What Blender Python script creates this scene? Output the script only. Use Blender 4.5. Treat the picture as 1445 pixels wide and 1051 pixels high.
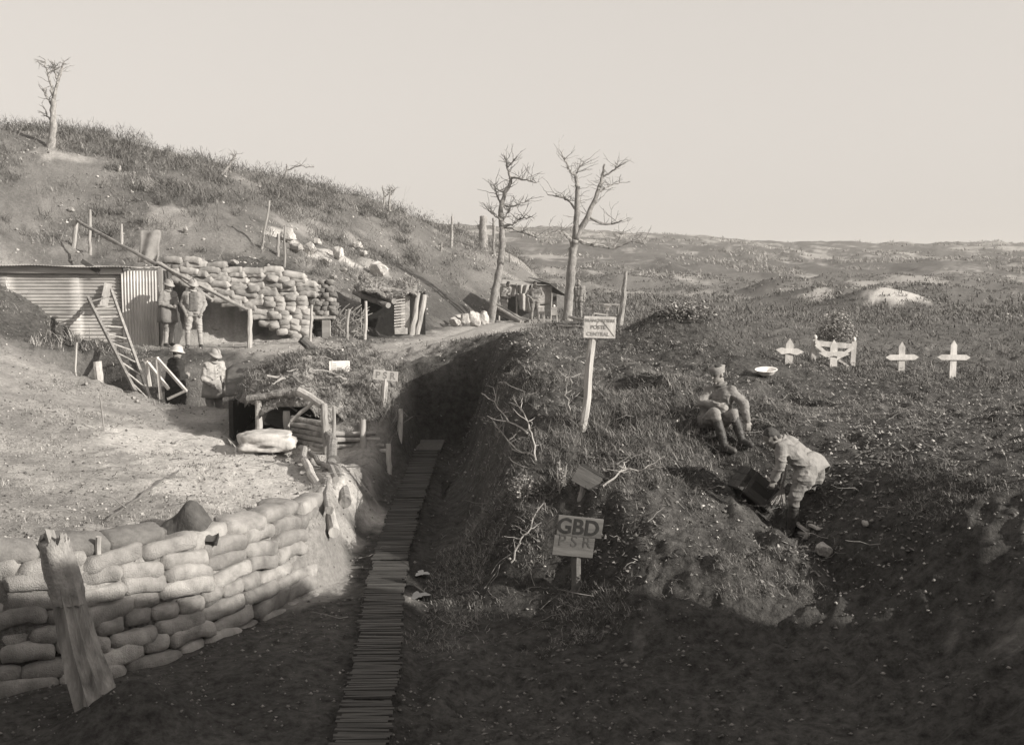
import bpy, bmesh, math, random
import numpy as np
from mathutils import Vector, Matrix, Euler

rng = np.random.default_rng(11)
random.seed(11)
for o in list(bpy.data.objects):
    bpy.data.objects.remove(o, do_unlink=True)
SC = bpy.context.scene
COL = SC.collection

# ------------------------------------------------------------------ camera
FPX, PITCH, CAMZ = 1550.0, math.radians(4.6), 1.7      # focal length in photo pixels, downward tilt, eye height
cam = bpy.data.cameras.new('camera')
cam.lens = 36.0 * FPX / 1445.0
cam.sensor_fit = 'HORIZONTAL'
cam.sensor_width = 36.0
cam.clip_start, cam.clip_end = 0.1, 4000.0
cam_ob = bpy.data.objects.new('camera', cam)
cam_ob.location = (0, 0, CAMZ)
cam_ob.rotation_euler = (math.pi / 2 - PITCH, 0, 0)
COL.objects.link(cam_ob)
SC.camera = cam_ob

# ------------------------------------------------------------------ sky, sun, exposure
SUN_EL, SUN_AZ = math.radians(23), math.radians(64)    # azimuth measured from behind the camera towards its right
S_DIR = Vector((math.sin(SUN_AZ) * math.cos(SUN_EL), -math.cos(SUN_AZ) * math.cos(SUN_EL), math.sin(SUN_EL)))
world = bpy.data.worlds.new('World')
SC.world = world
world.use_nodes = True
nt = world.node_tree
nt.nodes.clear()
sky = nt.nodes.new('ShaderNodeTexSky')
sky.sky_type = 'NISHITA'
sky.sun_disc = False
sky.sun_elevation = SUN_EL
sky.sun_rotation = math.atan2(S_DIR.x, S_DIR.y)
sky.dust_density = 5.0
sky.air_density = 1.0
bw = nt.nodes.new('ShaderNodeRGBToBW')                 # a monochrome print: the sky's brightness without its hue
tint = nt.nodes.new('ShaderNodeMixRGB'); tint.blend_type = 'MULTIPLY'; tint.inputs[0].default_value = 1.0
tint.inputs[2].default_value = (1.0, 0.935, 0.872, 1)
veil = nt.nodes.new('ShaderNodeMixRGB'); veil.inputs[0].default_value = 0.55     # thin even cloud in front of the clear sky
veil.inputs[2].default_value = (6.6, 6.18, 5.74, 1)
bg = nt.nodes.new('ShaderNodeBackground'); bg.inputs[1].default_value = 0.1
wo = nt.nodes.new('ShaderNodeOutputWorld')
nt.links.new(sky.outputs[0], bw.inputs[0]); nt.links.new(bw.outputs[0], tint.inputs[1])
nt.links.new(tint.outputs[0], veil.inputs[1]); nt.links.new(veil.outputs[0], bg.inputs[0]); nt.links.new(bg.outputs[0], wo.inputs[0])
sun = bpy.data.lights.new('sun', 'SUN')
sun.energy = 5.0
sun.angle = math.radians(0.5)
sun.color = (1.0, 0.95, 0.87)
sun_ob = bpy.data.objects.new('sun', sun)
sun_ob.rotation_euler = S_DIR.to_track_quat('Z', 'Y').to_euler()
sun_ob.location = (20, -15, 20)
COL.objects.link(sun_ob)
SC.view_settings.view_transform = 'Standard'
SC.view_settings.look = 'None'
SC.view_settings.exposure = 0.62
SC.view_settings.gamma = 1.0
SC.view_settings.use_curve_mapping = False

# ------------------------------------------------------------------ helpers: numbers
def W(px, py, d):
    """the point at distance d in front of the camera seen at photo pixel px, py"""
    a, b = (px - 722.5) / FPX, (525.5 - py) / FPX
    dy = math.cos(PITCH) + b * math.sin(PITCH)
    dz = -math.sin(PITCH) + b * math.cos(PITCH)
    k = d / dy
    return np.array((a * k, d, CAMZ + dz * k))

def _hash(ix, iy, iz, seed):
    h = (ix * 374761393 + iy * 668265263 + iz * 2147483647 + seed * 974711) & 0xffffffff
    h = ((h ^ (h >> 13)) * 1274126177) & 0xffffffff
    h = h ^ (h >> 16)
    return (h & 0xffff) / 65535.0

def vnoise(x, y, seed=0):
    x = np.asarray(x, float); y = np.asarray(y, float)
    ix = np.floor(x).astype(np.int64); iy = np.floor(y).astype(np.int64)
    fx, fy = x - ix, y - iy
    fx = fx * fx * (3 - 2 * fx); fy = fy * fy * (3 - 2 * fy)
    a, b = _hash(ix, iy, 0, seed), _hash(ix + 1, iy, 0, seed)
    c, d = _hash(ix, iy + 1, 0, seed), _hash(ix + 1, iy + 1, 0, seed)
    return (a * (1 - fx) + b * fx) * (1 - fy) + (c * (1 - fx) + d * fx) * fy

def fbm(x, y, oct=4, seed=0, gain=0.5):
    """about -1..1"""
    s, a, t = 0.0, 1.0, 0.0
    for k in range(oct):
        s = s + a * (vnoise(x, y, seed + k * 17) * 2 - 1); t += a
        a *= gain; x = np.asarray(x) * 2.03 + 11.3; y = np.asarray(y) * 2.03 - 7.1
    return s / t * 1.5

def vnoise3(p, seed=0):
    i = np.floor(p).astype(np.int64); f = p - i; f = f * f * (3 - 2 * f)
    r = 0.0
    for dx in (0, 1):
        for dy in (0, 1):
            for dz in (0, 1):
                w = (f[:, 0] if dx else 1 - f[:, 0]) * (f[:, 1] if dy else 1 - f[:, 1]) * (f[:, 2] if dz else 1 - f[:, 2])
                r = r + w * _hash(i[:, 0] + dx, i[:, 1] + dy, i[:, 2] + dz, seed)
    return r * 2 - 1

def sstep(a, b, x):
    t = np.clip((np.asarray(x, float) - a) / (b - a), 0, 1)
    return t * t * (3 - 2 * t)

# ------------------------------------------------------------------ helpers: objects
def tag(o, label=None, cat=None, group=None, kind=None):
    if label: o['label'] = label
    if cat: o['category'] = cat
    if group: o['group'] = group
    if kind: o['kind'] = kind
    return o

def link(name, me, parent=None, loc=None):
    o = bpy.data.objects.new(name, me)
    COL.objects.link(o)
    if parent is not None: o.parent = parent
    if loc is not None: o.location = loc
    return o

def thing(name, label, cat, loc=(0, 0, 0), group=None, rot=(0, 0, 0)):
    o = bpy.data.objects.new(name, None)
    o.empty_display_size = 0.1
    COL.objects.link(o)
    o.location = loc; o.rotation_euler = rot
    return tag(o, label, cat, group)

def tri_mesh(name, v, f, mat=None, smooth=False, col=None):
    """mesh from numpy arrays: v (N,3), f (M,3 or 4)"""
    me = bpy.data.meshes.new(name)
    v = np.ascontiguousarray(v, np.float32); f = np.ascontiguousarray(f, np.int32)
    k = f.shape[1]
    me.vertices.add(len(v)); me.vertices.foreach_set('co', v.ravel())
    me.loops.add(f.size); me.loops.foreach_set('vertex_index', f.ravel())
    me.polygons.add(len(f)); me.polygons.foreach_set('loop_start', np.arange(len(f), dtype=np.int32) * k)
    if smooth: me.polygons.foreach_set('use_smooth', np.ones(len(f), bool))
    if col is not None:
        for nm, arr in col.items():
            a = me.attributes.new(nm, 'FLOAT', 'POINT'); a.data.foreach_set('value', np.ascontiguousarray(arr, np.float32))
    me.update(calc_edges=True)
    if mat: me.materials.append(mat)
    return me

class MB:
    """collects quads and triangles of one part"""
    def __init__(s): s.v, s.f = [], []
    def add(s, v, f):
        n = len(s.v); s.v.extend([tuple(map(float, p)) for p in v]); s.f.extend([tuple(i + n for i in q) for q in f])
    def box(s, c, size, rot=None, taper=1.0):
        c = np.array(c, float); h = np.array(size, float) / 2
        R = np.array(rot) if rot is not None else np.eye(3)
        P = []
        for z in (-1, 1):
            k = taper if z > 0 else 1.0
            for x, y in ((-1, -1), (1, -1), (1, 1), (-1, 1)):
                P.append(c + R @ np.array((x * h[0] * k, y * h[1] * k, z * h[2])))
        s.add(P, [(0, 3, 2, 1), (4, 5, 6, 7), (0, 1, 5, 4), (1, 2, 6, 5), (2, 3, 7, 6), (3, 0, 4, 7)])
    def beam(s, a, b, w, h, up=(0, 0, 1)):
        """square-section bar from a to b"""
        a, b = np.array(a, float), np.array(b, float)
        d = b - a; L = np.linalg.norm(d); d /= L
        u = np.array(up, float)
        if abs(d @ u) > 0.95: u = np.array((0, 1.0, 0))
        x = np.cross(d, u); x /= np.linalg.norm(x); z = np.cross(x, d)
        s.box((a + b) / 2, (w, L, h), np.stack([x, d, z], 1))
    def tube(s, pts, rad, n=8, cap=True, wob=0.0, seed=0):
        pts = np.array(pts, float); m = len(pts)
        rad = np.full(m, rad, float) if np.isscalar(rad) else np.array(rad, float)
        tg = np.gradient(pts, axis=0); tg /= np.linalg.norm(tg, axis=1)[:, None] + 1e-9
        ref = np.array((0.31, 0.2, 0.93)) if abs(tg[0] @ np.array((0.31, 0.2, 0.93))) < 0.9 else np.array((1.0, 0, 0))
        V = []
        r0 = random.Random(seed)
        for i in range(m):
            x = np.cross(tg[i], ref); x /= np.linalg.norm(x); y = np.cross(tg[i], x)
            for k in range(n):
                a = 2 * math.pi * k / n
                q = rad[i] * (1 + (r0.uniform(-wob, wob) if wob else 0))
                V.append(pts[i] + (x * math.cos(a) + y * math.sin(a)) * q)
        Fc = [(i * n + k, i * n + (k + 1) % n, (i + 1) * n + (k + 1) % n, (i + 1) * n + k) for i in range(m - 1) for k in range(n)]
        if cap: Fc += [tuple(range(n - 1, -1, -1)), tuple((m - 1) * n + k for k in range(n))]
        s.add(V, Fc)
    def mesh(s, name, mat, smooth=False):
        me = bpy.data.meshes.new(name)
        me.from_pydata(s.v, [], s.f)
        if smooth: me.polygons.foreach_set('use_smooth', np.ones(len(me.polygons), bool))
        if mat: me.materials.append(mat)
        me.update()
        return me
    def build(s, name, mat, parent=None, smooth=False):
        """links the collected faces as one object; world coordinates are made local to the parent's base"""
        me = s.mesh(name, mat, smooth)
        o = link(name, me, parent)
        if parent is not None:
            base = Vector((0, 0, 0)); p = parent
            while p is not None: base += p.location; p = p.parent
            me.transform(Matrix.Translation(-base))
        else:
            # put the origin at the foot of the thing
            co = np.array(s.v); b = Vector((co[:, 0].mean(), co[:, 1].mean(), co[:, 2].min()))
            me.transform(Matrix.Translation(-b)); o.location = b
        return o

def wood_pts(a, b, n=7, bend=0.03, seed=0):
    """a slightly crooked line from a to b"""
    r = np.random.default_rng(seed + 5)
    a, b = np.array(a, float), np.array(b, float); L = np.linalg.norm(b - a)
    t = np.linspace(0, 1, n)[:, None]
    off = np.cumsum(r.normal(0, 1, (n, 3)), 0); off -= off[0] + (off[-1] - off[0]) * t
    return a + (b - a) * t + off * bend * L / 3

# ------------------------------------------------------------------ helpers: materials
def g(v, w=1.0):
    """a grey of the toned print; w: how warm"""
    return (v, v * (1 - 0.036 * w), v * (1 - 0.074 * w), 1)

def nmat(name, c0, c1, scale=8.0, rough=0.9, bump=0.3, bscale=None, stretch=(1, 1, 1), detail=6.0, var=None, spec=0.25, third=None, attr_only=False, metal=0.0, bdist=0.02):
    """a mottled material: noise between two colours with relief; var = name of a per-point shade attribute"""
    m = bpy.data.materials.new(name); m.use_nodes = True
    t = m.node_tree; N, L = t.nodes, t.links
    b = N['Principled BSDF']
    b.inputs['Roughness'].default_value = rough
    b.inputs['Specular IOR Level'].default_value = spec
    b.inputs['Metallic'].default_value = metal
    tc = N.new('ShaderNodeTexCoord'); mp = N.new('ShaderNodeMapping'); mp.inputs['Scale'].default_value = stretch
    oi = N.new('ShaderNodeObjectInfo'); add = N.new('ShaderNodeVectorMath'); add.operation = 'MULTIPLY_ADD'
    L.new(tc.outputs['Object'], mp.inputs[0])
    L.new(oi.outputs['Random'], add.inputs[0]); add.inputs[1].default_value = (37, 21, 53); L.new(mp.outputs[0], add.inputs[2])
    n1 = N.new('ShaderNodeTexNoise'); n1.inputs['Scale'].default_value = scale; n1.inputs['Detail'].default_value = detail; n1.inputs['Roughness'].default_value = 0.65
    L.new(add.outputs[0], n1.inputs['Vector'])
    cr = N.new('ShaderNodeValToRGB')
    cr.color_ramp.elements[0].position = 0.32; cr.color_ramp.elements[0].color = c0
    cr.color_ramp.elements[1].position = 0.68; cr.color_ramp.elements[1].color = c1
    if third: e = cr.color_ramp.elements.new(0.8); e.color = third
    L.new(n1.outputs[0], cr.inputs[0])
    out = cr.outputs[0]
    hs = N.new('ShaderNodeHueSaturation')                      # every piece a little lighter or darker than its neighbour
    mr = N.new('ShaderNodeMapRange'); mr.inputs[3].default_value = 0.78; mr.inputs[4].default_value = 1.2
    if var:
        at = N.new('ShaderNodeAttribute'); at.attribute_name = var; L.new(at.outputs['Fac'], mr.inputs[0])
        mr.inputs[3].default_value = 0.45; mr.inputs[4].default_value = 1.6
    else:
        L.new(oi.outputs['Random'], mr.inputs[0])
    L.new(mr.outputs[0], hs.inputs['Value']); L.new(out, hs.inputs['Color']); L.new(hs.outputs[0], b.inputs['Base Color'])
    if bump:
        n2 = N.new('ShaderNodeTexNoise'); n2.inputs['Scale'].default_value = bscale or scale * 3; n2.inputs['Detail'].default_value = 5
        L.new(add.outputs[0], n2.inputs['Vector'])
        bp = N.new('ShaderNodeBump'); bp.inputs['Strength'].default_value = bump; bp.inputs['Distance'].default_value = bdist
        L.new(n2.outputs[0], bp.inputs['Height']); L.new(bp.outputs[0], b.inputs['Normal'])
    return m
# ------------------------------------------------------------------ the lie of the land
CTRL = [(140, 800, 10.5), (300, 772, 11.6), (400, 735, 13), (250, 700, 14), (100, 720, 13), (62, 620, 17), (160, 620, 18), (250, 640, 18),
        (330, 640, 17.5), (420, 668, 16.5), (470, 690, 15.5), (62, 520, 23), (150, 545, 23), (230, 566, 23), (300, 610, 20.5), (380, 640, 18.5),
        (100, 486, 27.5), (200, 490, 28), (280, 491, 28.5), (350, 490, 28), (480, 487, 28.5), (560, 490, 27), (600, 510, 24), (540, 520, 23.5), (640, 475, 33), (700, 458, 44),
        (440, 652, 18.3), (500, 654, 18.2), (760, 456, 48), (820, 455, 46), (530, 655, 17),
        (700, 478, 24), (760, 490, 24), (850, 492, 25), (820, 600, 16), (755, 570, 17.4), (700, 545, 19), (900, 600, 16), (950, 560, 18), (880, 530, 20.5), (1000, 560, 16.5),
        (1020, 612, 14.6), (1115, 752, 12.9), (1060, 700, 13.4), (950, 690, 13.1), (850, 715, 12.9), (900, 800, 12), (812, 846, 12.4), (1000, 800, 11.8), (1200, 850, 11.2), (1290, 890, 10.3), (740, 760, 13.0), (1250, 700, 12.5), (1200, 680, 13.4), (1380, 640, 13.2),
        (1100, 600, 16.5), (1200, 600, 16.6), (1300, 600, 15.8), (1340, 532, 27), (1115, 515, 26), (1175, 517, 26.5), (1270, 524, 27), (1440, 545, 25), (1440, 700, 11.2), (1340, 760, 11.0),
        (1000, 480, 33), (1200, 472, 38), (1380, 472, 38), (900, 450, 45), (1250, 445, 55), (1450, 445, 55)]
CP = np.array([W(*c) for c in CTRL])
CP = np.vstack([CP, [(-10, 18, 0.2), (-9, 12, -0.6), (-12, 25, 0.6), (-6, 7, -1.6), (0, 8, -2.2), (3, 8, -2.0), (-3, 8, -2.2), (-3, 5, -1.4), (2, 5, -1.3), (0, 1.5, 0.0), (-6, 0, 0.0), (5, 0, 0.3),
                     (6.5, 9, -0.6), (10, 14, -0.1), (18, 30, -0.3), (14, 20, -0.7), (-14, 40, 0), (25, 50, 0.2)]])

def _tps(r2): return np.where(r2 > 1e-9, r2 * np.log(r2 + 1e-12) * 0.5, 0.0)
_XY = CP[:, :2]
_r2 = ((_XY[:, None] - _XY[None]) ** 2).sum(-1)
_A = np.zeros((len(CP) + 3, len(CP) + 3)); _A[:len(CP), :len(CP)] = _tps(_r2) + np.eye(len(CP)) * 0.12
_A[:len(CP), -3] = 1; _A[:len(CP), -2:] = _XY; _A[-3, :len(CP)] = 1; _A[-2:, :len(CP)] = _XY.T
_w = np.linalg.solve(_A, np.concatenate([CP[:, 2], np.zeros(3)]))

def tps(x, y):
    out = np.empty(x.shape)
    for i in range(0, x.size, 40000):
        X, Y = x[i:i + 40000], y[i:i + 40000]
        r2 = (X[:, None] - _XY[None, :, 0]) ** 2 + (Y[:, None] - _XY[None, :, 1]) ** 2
        out[i:i + 40000] = _tps(r2) @ _w[:-3] + _w[-3] + _w[-2] * X + _w[-1] * Y
    return out

def seg_dist(x, y, a, b):
    ax, ay = a; bx, by = b
    t = np.clip(((x - ax) * (bx - ax) + (y - ay) * (by - ay)) / ((bx - ax) ** 2 + (by - ay) ** 2), 0, 1)
    return np.hypot(x - ax - t * (bx - ax), y - ay - t * (by - ay))

FOOT = [(-24, -10), (-22, 0), (-14.5, 20), (-12.6, 26), (-10.4, 29.9), (-5.5, 30.7), (-4.7, 32), (-3.7, 35), (-2.4, 42), (-1.3, 48.5), (0.4, 52), (2.2, 58), (4, 70), (4, 85), (2, 100), (-6, 130), (-40, 200), (-80, 300)]
def foot(y): return np.interp(y, [p[1] for p in FOOT], [p[0] for p in FOOT])
def foot_dist(x, y):
    """distance behind the foot of the hillside, negative in front of it"""
    d = np.full(np.shape(x), 999.0)
    acc = np.zeros(np.shape(x))
    for a, b in zip(FOOT[:-1], FOOT[1:]):
        q = seg_dist(x, y, a, b); d = np.minimum(d, q); acc = acc + np.exp(-0.7 * np.minimum(q, 300)) * min(1.0, math.hypot(b[0] - a[0], b[1] - a[1]) / 4)
    soft = -np.log(acc + 1e-30) / 0.7 + 0.4
    k = sstep(1.0, 5.0, d)
    d = np.where(d > 25, d, d * (1 - k) + np.clip(soft, d - 2, d + 2) * k)         # rounds the hillside where its foot turns
    return np.where(foot(y) > x, d, -d)
def crest(y): return np.interp(y, [10, 30, 40, 48, 56, 65, 75, 90, 110, 140, 200], [5.0, 6.5, 7.0, 7.5, 7.2, 6.6, 6.3, 5.9, 5.6, 4.0, 2.0])

def gauss(x, y, cx, cy, rx, ry=None, rot=0.0):
    ry = ry or rx
    dx, dy = x - cx, y - cy
    c, s = math.cos(rot), math.sin(rot)
    return np.exp(-(((dx * c + dy * s) / rx) ** 2 + ((-dx * s + dy * c) / ry) ** 2))

def plain(x, y):
    z = np.interp(y, [0, 50, 70, 100, 150, 220, 300, 400, 480, 700, 900], [0.2, 0.2, 0.35, 0.9, 3.0, 7.0, 11.6, 17.0, 19.0, 12, 0])
    k = sstep(0.34, -0.02, x / np.maximum(y, 40))
    z = z * (0.93 + 0.36 * k)
    far = sstep(55, 110, y)
    z = z + far * (0.9 * np.maximum(0, 0.35 - np.abs(fbm(x / 16, y / 26, 3, 13))) * 2 + 0.55 * fbm(x / 6, y / 9, 4, 3) + 0.9 * fbm(x / 35, y / 50, 3, 5) + sstep(200, 350, y) * 0.9 * fbm(x / 40, y / 60, 3, 9))
    return z

TR_Y = [3, 8.0, 9.5, 10.5, 11.5, 12.6, 13.4, 14.5, 16, 20, 22.6]
TR_L = [-9, -7.2, -5.6, -3.95, -3.15, -2.62, -2.25, -2.1, -1.98, -1.98, -2.35]
TR_WL = [1, 0.5, 0.35, 0.28, 0.28, 0.28, 0.35, 0.5, 0.55, 0.55, 0.4]
TR_R = [7, 3, 2.2, 1.0, -0.2, -0.75, -0.8, -0.85, -0.92, -1.02, -1.02]
TR_WR = [1.5, 1.5, 1.4, 1.3, 1.2, 1.1, 1.1, 1.05, 1.0, 0.9, 0.8]
FL_Y = [3, 9, 10.5, 13, 16, 20, 24]
FL_Z = [-2.2, -2.15, -2.12, -2.02, -1.82, -1.55, -1.42]
def floor_z(y): return np.interp(y, FL_Y, FL_Z)

def Hbase(x, y):
    zn = tps(x, y)
    k = sstep(36, 56, y)
    z = zn * (1 - k) + plain(x, y) * k
    # the hillside on the left
    s = foot_dist(x, y)
    cut = np.exp(-((x + 7.6) / 2.6) ** 4) * sstep(33, 32, y)          # the scarp held by the sandbags
    s0 = s
    s = s + 0.9 * fbm(x / 5, y / 5, 3, 21) * sstep(1.5, 4, s)
    u = np.clip(s / 15.0, 0, 4)
    gg = np.where(u < 1, 1 - (1 - np.minimum(u, 1)) ** 1.65, 1 - 0.03 * (u - 1))
    hill = crest(y) * gg * (1 + 0.05 * fbm(x / 6, y / 6, 3, 31))
    hill = np.maximum(hill, 1.75 * sstep(0.25, 0.75, s0) * cut + hill * 0.55 * cut)
    z = np.where(s0 > 0, z + hill, z)
    # heaps and hollows
    for (cx, cy, rx, ry, h) in MOUNDS:
        z = z + h * gauss(x, y, cx, cy, rx, ry)
    # unseen earth bank beside the camera, shaped to shadow the trench end
    sp = 0.438 * x + 0.9 * y
    bank = np.minimum(5.2, 0.97 * (np.interp(sp, [6, 8.3, 10.2, 11.3], [10.2, 11.05, 11.85, 12.6]) - y) - 1.6 + 0.25 * fbm(x / 2.0, y / 2.0, 3, 77) + 0.5 * fbm(x / 3.1, y / 3.1, 2, 78))
    bank = bank - 9.0 * (1 - sstep(5.0, 9.0, x - 0.25 * np.maximum(y - 6, -4)))
    bank = bank - 8.0 * sstep(10.7, 11.7, sp + 0.5 * fbm(sp * 1.7, x / 6, 3, 79))
    z = np.maximum(z, bank)
    # the narrow step dug across the slope where two men work
    for a, b in zip(STEP[:-1], STEP[1:]):
        z = z - 0.13 * np.exp(-(seg_dist(x, y, a, b) / 0.16) ** 2)
    return z

STEP = [tuple(W(*q)[:2]) for q in ((985, 612, 14.8), (1050, 700, 13.5), (1110, 765, 12.9), (1200, 855, 11.3))]
MOUNDS = []
_p = W(965, 470, 26); MOUNDS.append((_p[0], 26.0, 1.5, 1.3, 1.05))
_p = W(1000, 490, 23); MOUNDS.append((_p[0], 23.5, 1.6, 1.0, 0.3))
_p = W(1250, 430, 62); MOUNDS.append((_p[0] + 0.5, 64.0, 3.4, 2.0, 1.25))
_p = W(1180, 430, 70); MOUNDS.append((_p[0], 72.0, 5.0, 3.0, 1.2))
_p = W(1330, 430, 75); MOUNDS.append((_p[0], 76.0, 5.0, 3.0, 1.6))
_p = W(1120, 410, 95); MOUNDS.append((_p[0], 95.0, 4.0, 4.0, 1.6))
_p = W(1118, 545, 19.0); MOUNDS.append((_p[0], 19.2, 0.42, 0.5, -0.9))
_p = W(1060, 535, 20.5); MOUNDS.append((_p[0] - 0.1, 19.9, 0.5, 0.5, 0.16))
_p = W(890, 560, 18.5); MOUNDS.append((_p[0], 18.2, 0.7, 0.6, 0.18))
_p = W(1010, 640, 14.2); MOUNDS.append((_p[0] + 0.1, 13.9, 0.35, 0.3, -0.22))
MOUNDS.append((0.40, 17.8, 0.7, 3.4, 0.42)); MOUNDS.append((-3.3, 9.15, 0.55, 0.4, 0.5)); MOUNDS.append((-2.3, 9.9, 0.5, 0.35, 0.14)); MOUNDS.append((0.05, 21.2, 0.8, 2.0, 0.36))
_p = W(770, 500, 23); MOUNDS.append((_p[0], 22.5, 1.2, 1.0, 0.18))
PATHPIT = [(-9.6, 24.6), (-5.3, 23.4)]      # the sunken way in front of the dugout

def detail(x, y):
    a = 0.10 * fbm(x / 2.3, y / 2.3, 3, 41) + 0.045 * fbm(x / 0.55, y / 0.55, 3, 43)
    near = sstep(60, 25, y) * (1 - 0.6 * sstep(-2.4, -3.0, x) * sstep(25, 22, y) * sstep(9, 10.5, y))
    rough = 0.5 + 0.5 * vnoise(x / 1.7, y / 1.7, 49)
    return a * (0.4 + 0.6 * near) + near * rough * (0.07 * fbm(x / 0.16, y / 0.16, 2, 47) + 0.075 * np.abs(fbm(x / 0.33, y / 0.33, 2, 48)))

ROAD = [(-9.5, 29.4), (-6.5, 28.6), (-4.2, 27.2), (-2.4, 27.0), (-1.6, 30), (-1.2, 36), (-0.4, 44), (0.6, 46.8)]
def road_dist(x, y):
    d = np.full(np.shape(x), 99.0)
    for a, b in zip(ROAD[:-1], ROAD[1:]): d = np.minimum(d, seg_dist(x, y, a, b))
    return d

def H(x, y):
    x = np.atleast_1d(np.asarray(x, float)); y = np.atleast_1d(np.asarray(y, float))
    sh = x.shape; x = x.ravel(); y = y.ravel()
    z = Hbase(x, y)
    rd = road_dist(x, y)
    flat = sstep(1.7, 0.7, rd)
    lump = gauss(x, y, 1.6, 16.5, 2.6, 5.0)
    z = z + lump * (0.16 * fbm(x / 1.1, y / 1.1, 3, 111) + 0.09 * fbm(x / 0.4, y / 0.4, 2, 113) + 0.14)
    z = z + detail(x, y) * (1 - 0.75 * flat) - 0.05 * flat * np.exp(-((np.abs(rd - 0.62)) / 0.16) ** 2)
    # the trench
    wob = 0.10 * fbm(x / 0.8, y / 0.8, 3, 55)
    ml = sstep(0, 1, (x + wob - (np.interp(y, TR_Y, TR_L) - np.interp(y, TR_Y, TR_WL))) / np.interp(y, TR_Y, TR_WL))
    mr = sstep(0, 1, ((np.interp(y, TR_Y, TR_R) + np.interp(y, TR_Y, TR_WR)) - x - wob) / np.interp(y, TR_Y, TR_WR))
    me = sstep(22.9 + wob * 3, 22.3 + wob * 3, y) * sstep(4.0, 8.0, y)
    m = ml * mr * me
    fz = floor_z(y) + 0.045 * fbm(x / 0.5, y / 0.5, 3, 61) + 0.42 * gauss(x, y, -3.25, 9.25, 0.5, 0.4) + 0.12 * gauss(x, y, -2.4, 10.6, 0.6, 0.4)
    # a gutter on the right of the duckboards
    fz = fz - 0.10 * np.exp(-((x - (np.interp(y, [10, 13, 16, 20], [-0.86, -1.05, -1.12, -1.14]))) / 0.14) ** 2)
    z = np.where(z > fz, z * (1 - m) + fz * m, z)
    # sunken way and recess under the dugout roof
    d = seg_dist(x, y, *PATHPIT)
    m2 = sstep(1.0, 0.55, d + wob)
    z = np.where(z > -1.42, z * (1 - m2) + -1.42 * m2, z)
    rec = sstep(-5.35, -5.1, x) * sstep(-3.35, -3.6, x) * sstep(19.55, 19.85, y) * sstep(23.4, 23.1, y)
    z = np.where(z > -1.38, z * (1 - rec) + -1.38 * rec, z)
    # earth packed behind the log front
    fill = sstep(-3.75, -3.45, x) * sstep(-1.75, -2.3, x) * sstep(19.15, 19.5, y) * sstep(24.2, 23.0, y)
    z = np.where(fill > 0, np.maximum(z, z + ((-0.78 + 0.5 * sstep(19.4, 20.6, y) + 0.08 * fbm(x / 0.4, y / 0.4, 3, 97)) - z) * fill), z)
    return z.reshape(sh)

def Hs(x, y): return float(H(np.array([x]), np.array([y]))[0])

_D = np.geomspace(5, 600, 5000)
def G(px, py, dmin=5.0, dmax=600.0):
    """where the line of sight through a photo pixel first meets the ground"""
    P = np.array([W(px, py, 1.0)]) - (0, 0, CAMZ)
    D = _D[(_D >= dmin) & (_D <= dmax)]
    X, Z = P[0, 0] * D, CAMZ + P[0, 2] * D
    hit = np.nonzero(Z < H(X, D))[0]
    i = hit[0] if len(hit) else -1
    return np.array((X[i], D[i], Hs(X[i], D[i])))

def on_ground(px, d):
    """ground point at photo column px, distance d"""
    x = W(px, 400, d)[0]
    return np.array((x, d, Hs(x, d)))

# rows and columns of the ground sheet
ys = [-40, -30, -22, -16] + list(np.arange(-12, 6, 0.4))
y = 6.0
while y < 42: ys.append(y); y += 0.0052 * y
while y < 120: ys.append(y); y += 0.009 * y
while y < 900: ys.append(y); y += 0.014 * y
ys = np.array(ys)
us = np.concatenate([-np.geomspace(3.2, 0.60, 26), np.linspace(-0.58, 0.58, 470), np.geomspace(0.60, 3.2, 26)])
wy = np.maximum(ys + 1.0, 7.0)
GX = us[None, :] * wy[:, None]; GY = np.repeat(ys[:, None], len(us), 1)
GZ = H(GX, GY)
nr, nc = GX.shape
_i = np.arange(nr * nc).reshape(nr, nc)
GF = np.stack([_i[:-1, :-1], _i[:-1, 1:], _i[1:, 1:], _i[1:, :-1]], -1).reshape(-1, 4)

def spot(px, py, rx, ry, d=None, k=1.0):
    p = W(px, py, d) if d else G(px, py)
    return (p[0], p[1], rx, ry, k)

CHALK = [spot(220, 620, 1.5, 2.6, None, 1.0), spot(320, 650, 1.5, 2.0), spot(390, 690, 1.2, 1.9), spot(270, 690, 0.9, 1.2), spot(340, 705, 1.0, 0.9), spot(420, 640, 0.9, 0.9), spot(445, 720, 0.5, 1.5, None, 0.45),
         spot(240, 312, 1.2, 1.5, None, 0.5), spot(85, 215, 1.2, 1.5, None, 0.6), spot(90, 290, 0.8, 1.2, None, 0.3),
         spot(400, 335, 0.8, 1.2), spot(432, 352, 0.7, 1.0), spot(478, 362, 0.8, 1.1), spot(505, 345, 0.7, 1.0, None, 0.5), spot(530, 375, 0.7, 1.0, None, 0.7),
         spot(370, 480, 1.7, 1.0, None, 0.75), spot(560, 505, 2.0, 1.2, None, 0.4), spot(1262, 434, 1.9, 1.2, 63, 1.0), spot(1235, 408, 2.5, 2.0, 68, 0.8), spot(1160, 408, 1.0, 3.0, 70, 0.7)]
fx, fy = GX.ravel(), GY.ravel()
chalk = np.zeros(fx.size)
for (cx, cy, rx, ry, k) in CHALK:
    chalk = np.maximum(chalk, k * sstep(0.25, 0.75, gauss(fx, fy, cx, cy, rx, ry) + 0.42 * fbm(fx / 0.7, fy / 1.0, 5, 71, 0.62)))
farp = sstep(60, 110, fy) * np.clip(0.16 + 0.9 * sstep(-0.05, 0.55, fbm(fx / 6, fy / 14, 6, 81, 0.7) + 0.3 * fbm(fx / 40, fy / 60, 2, 83)), 0, 1) * 0.6
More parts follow.
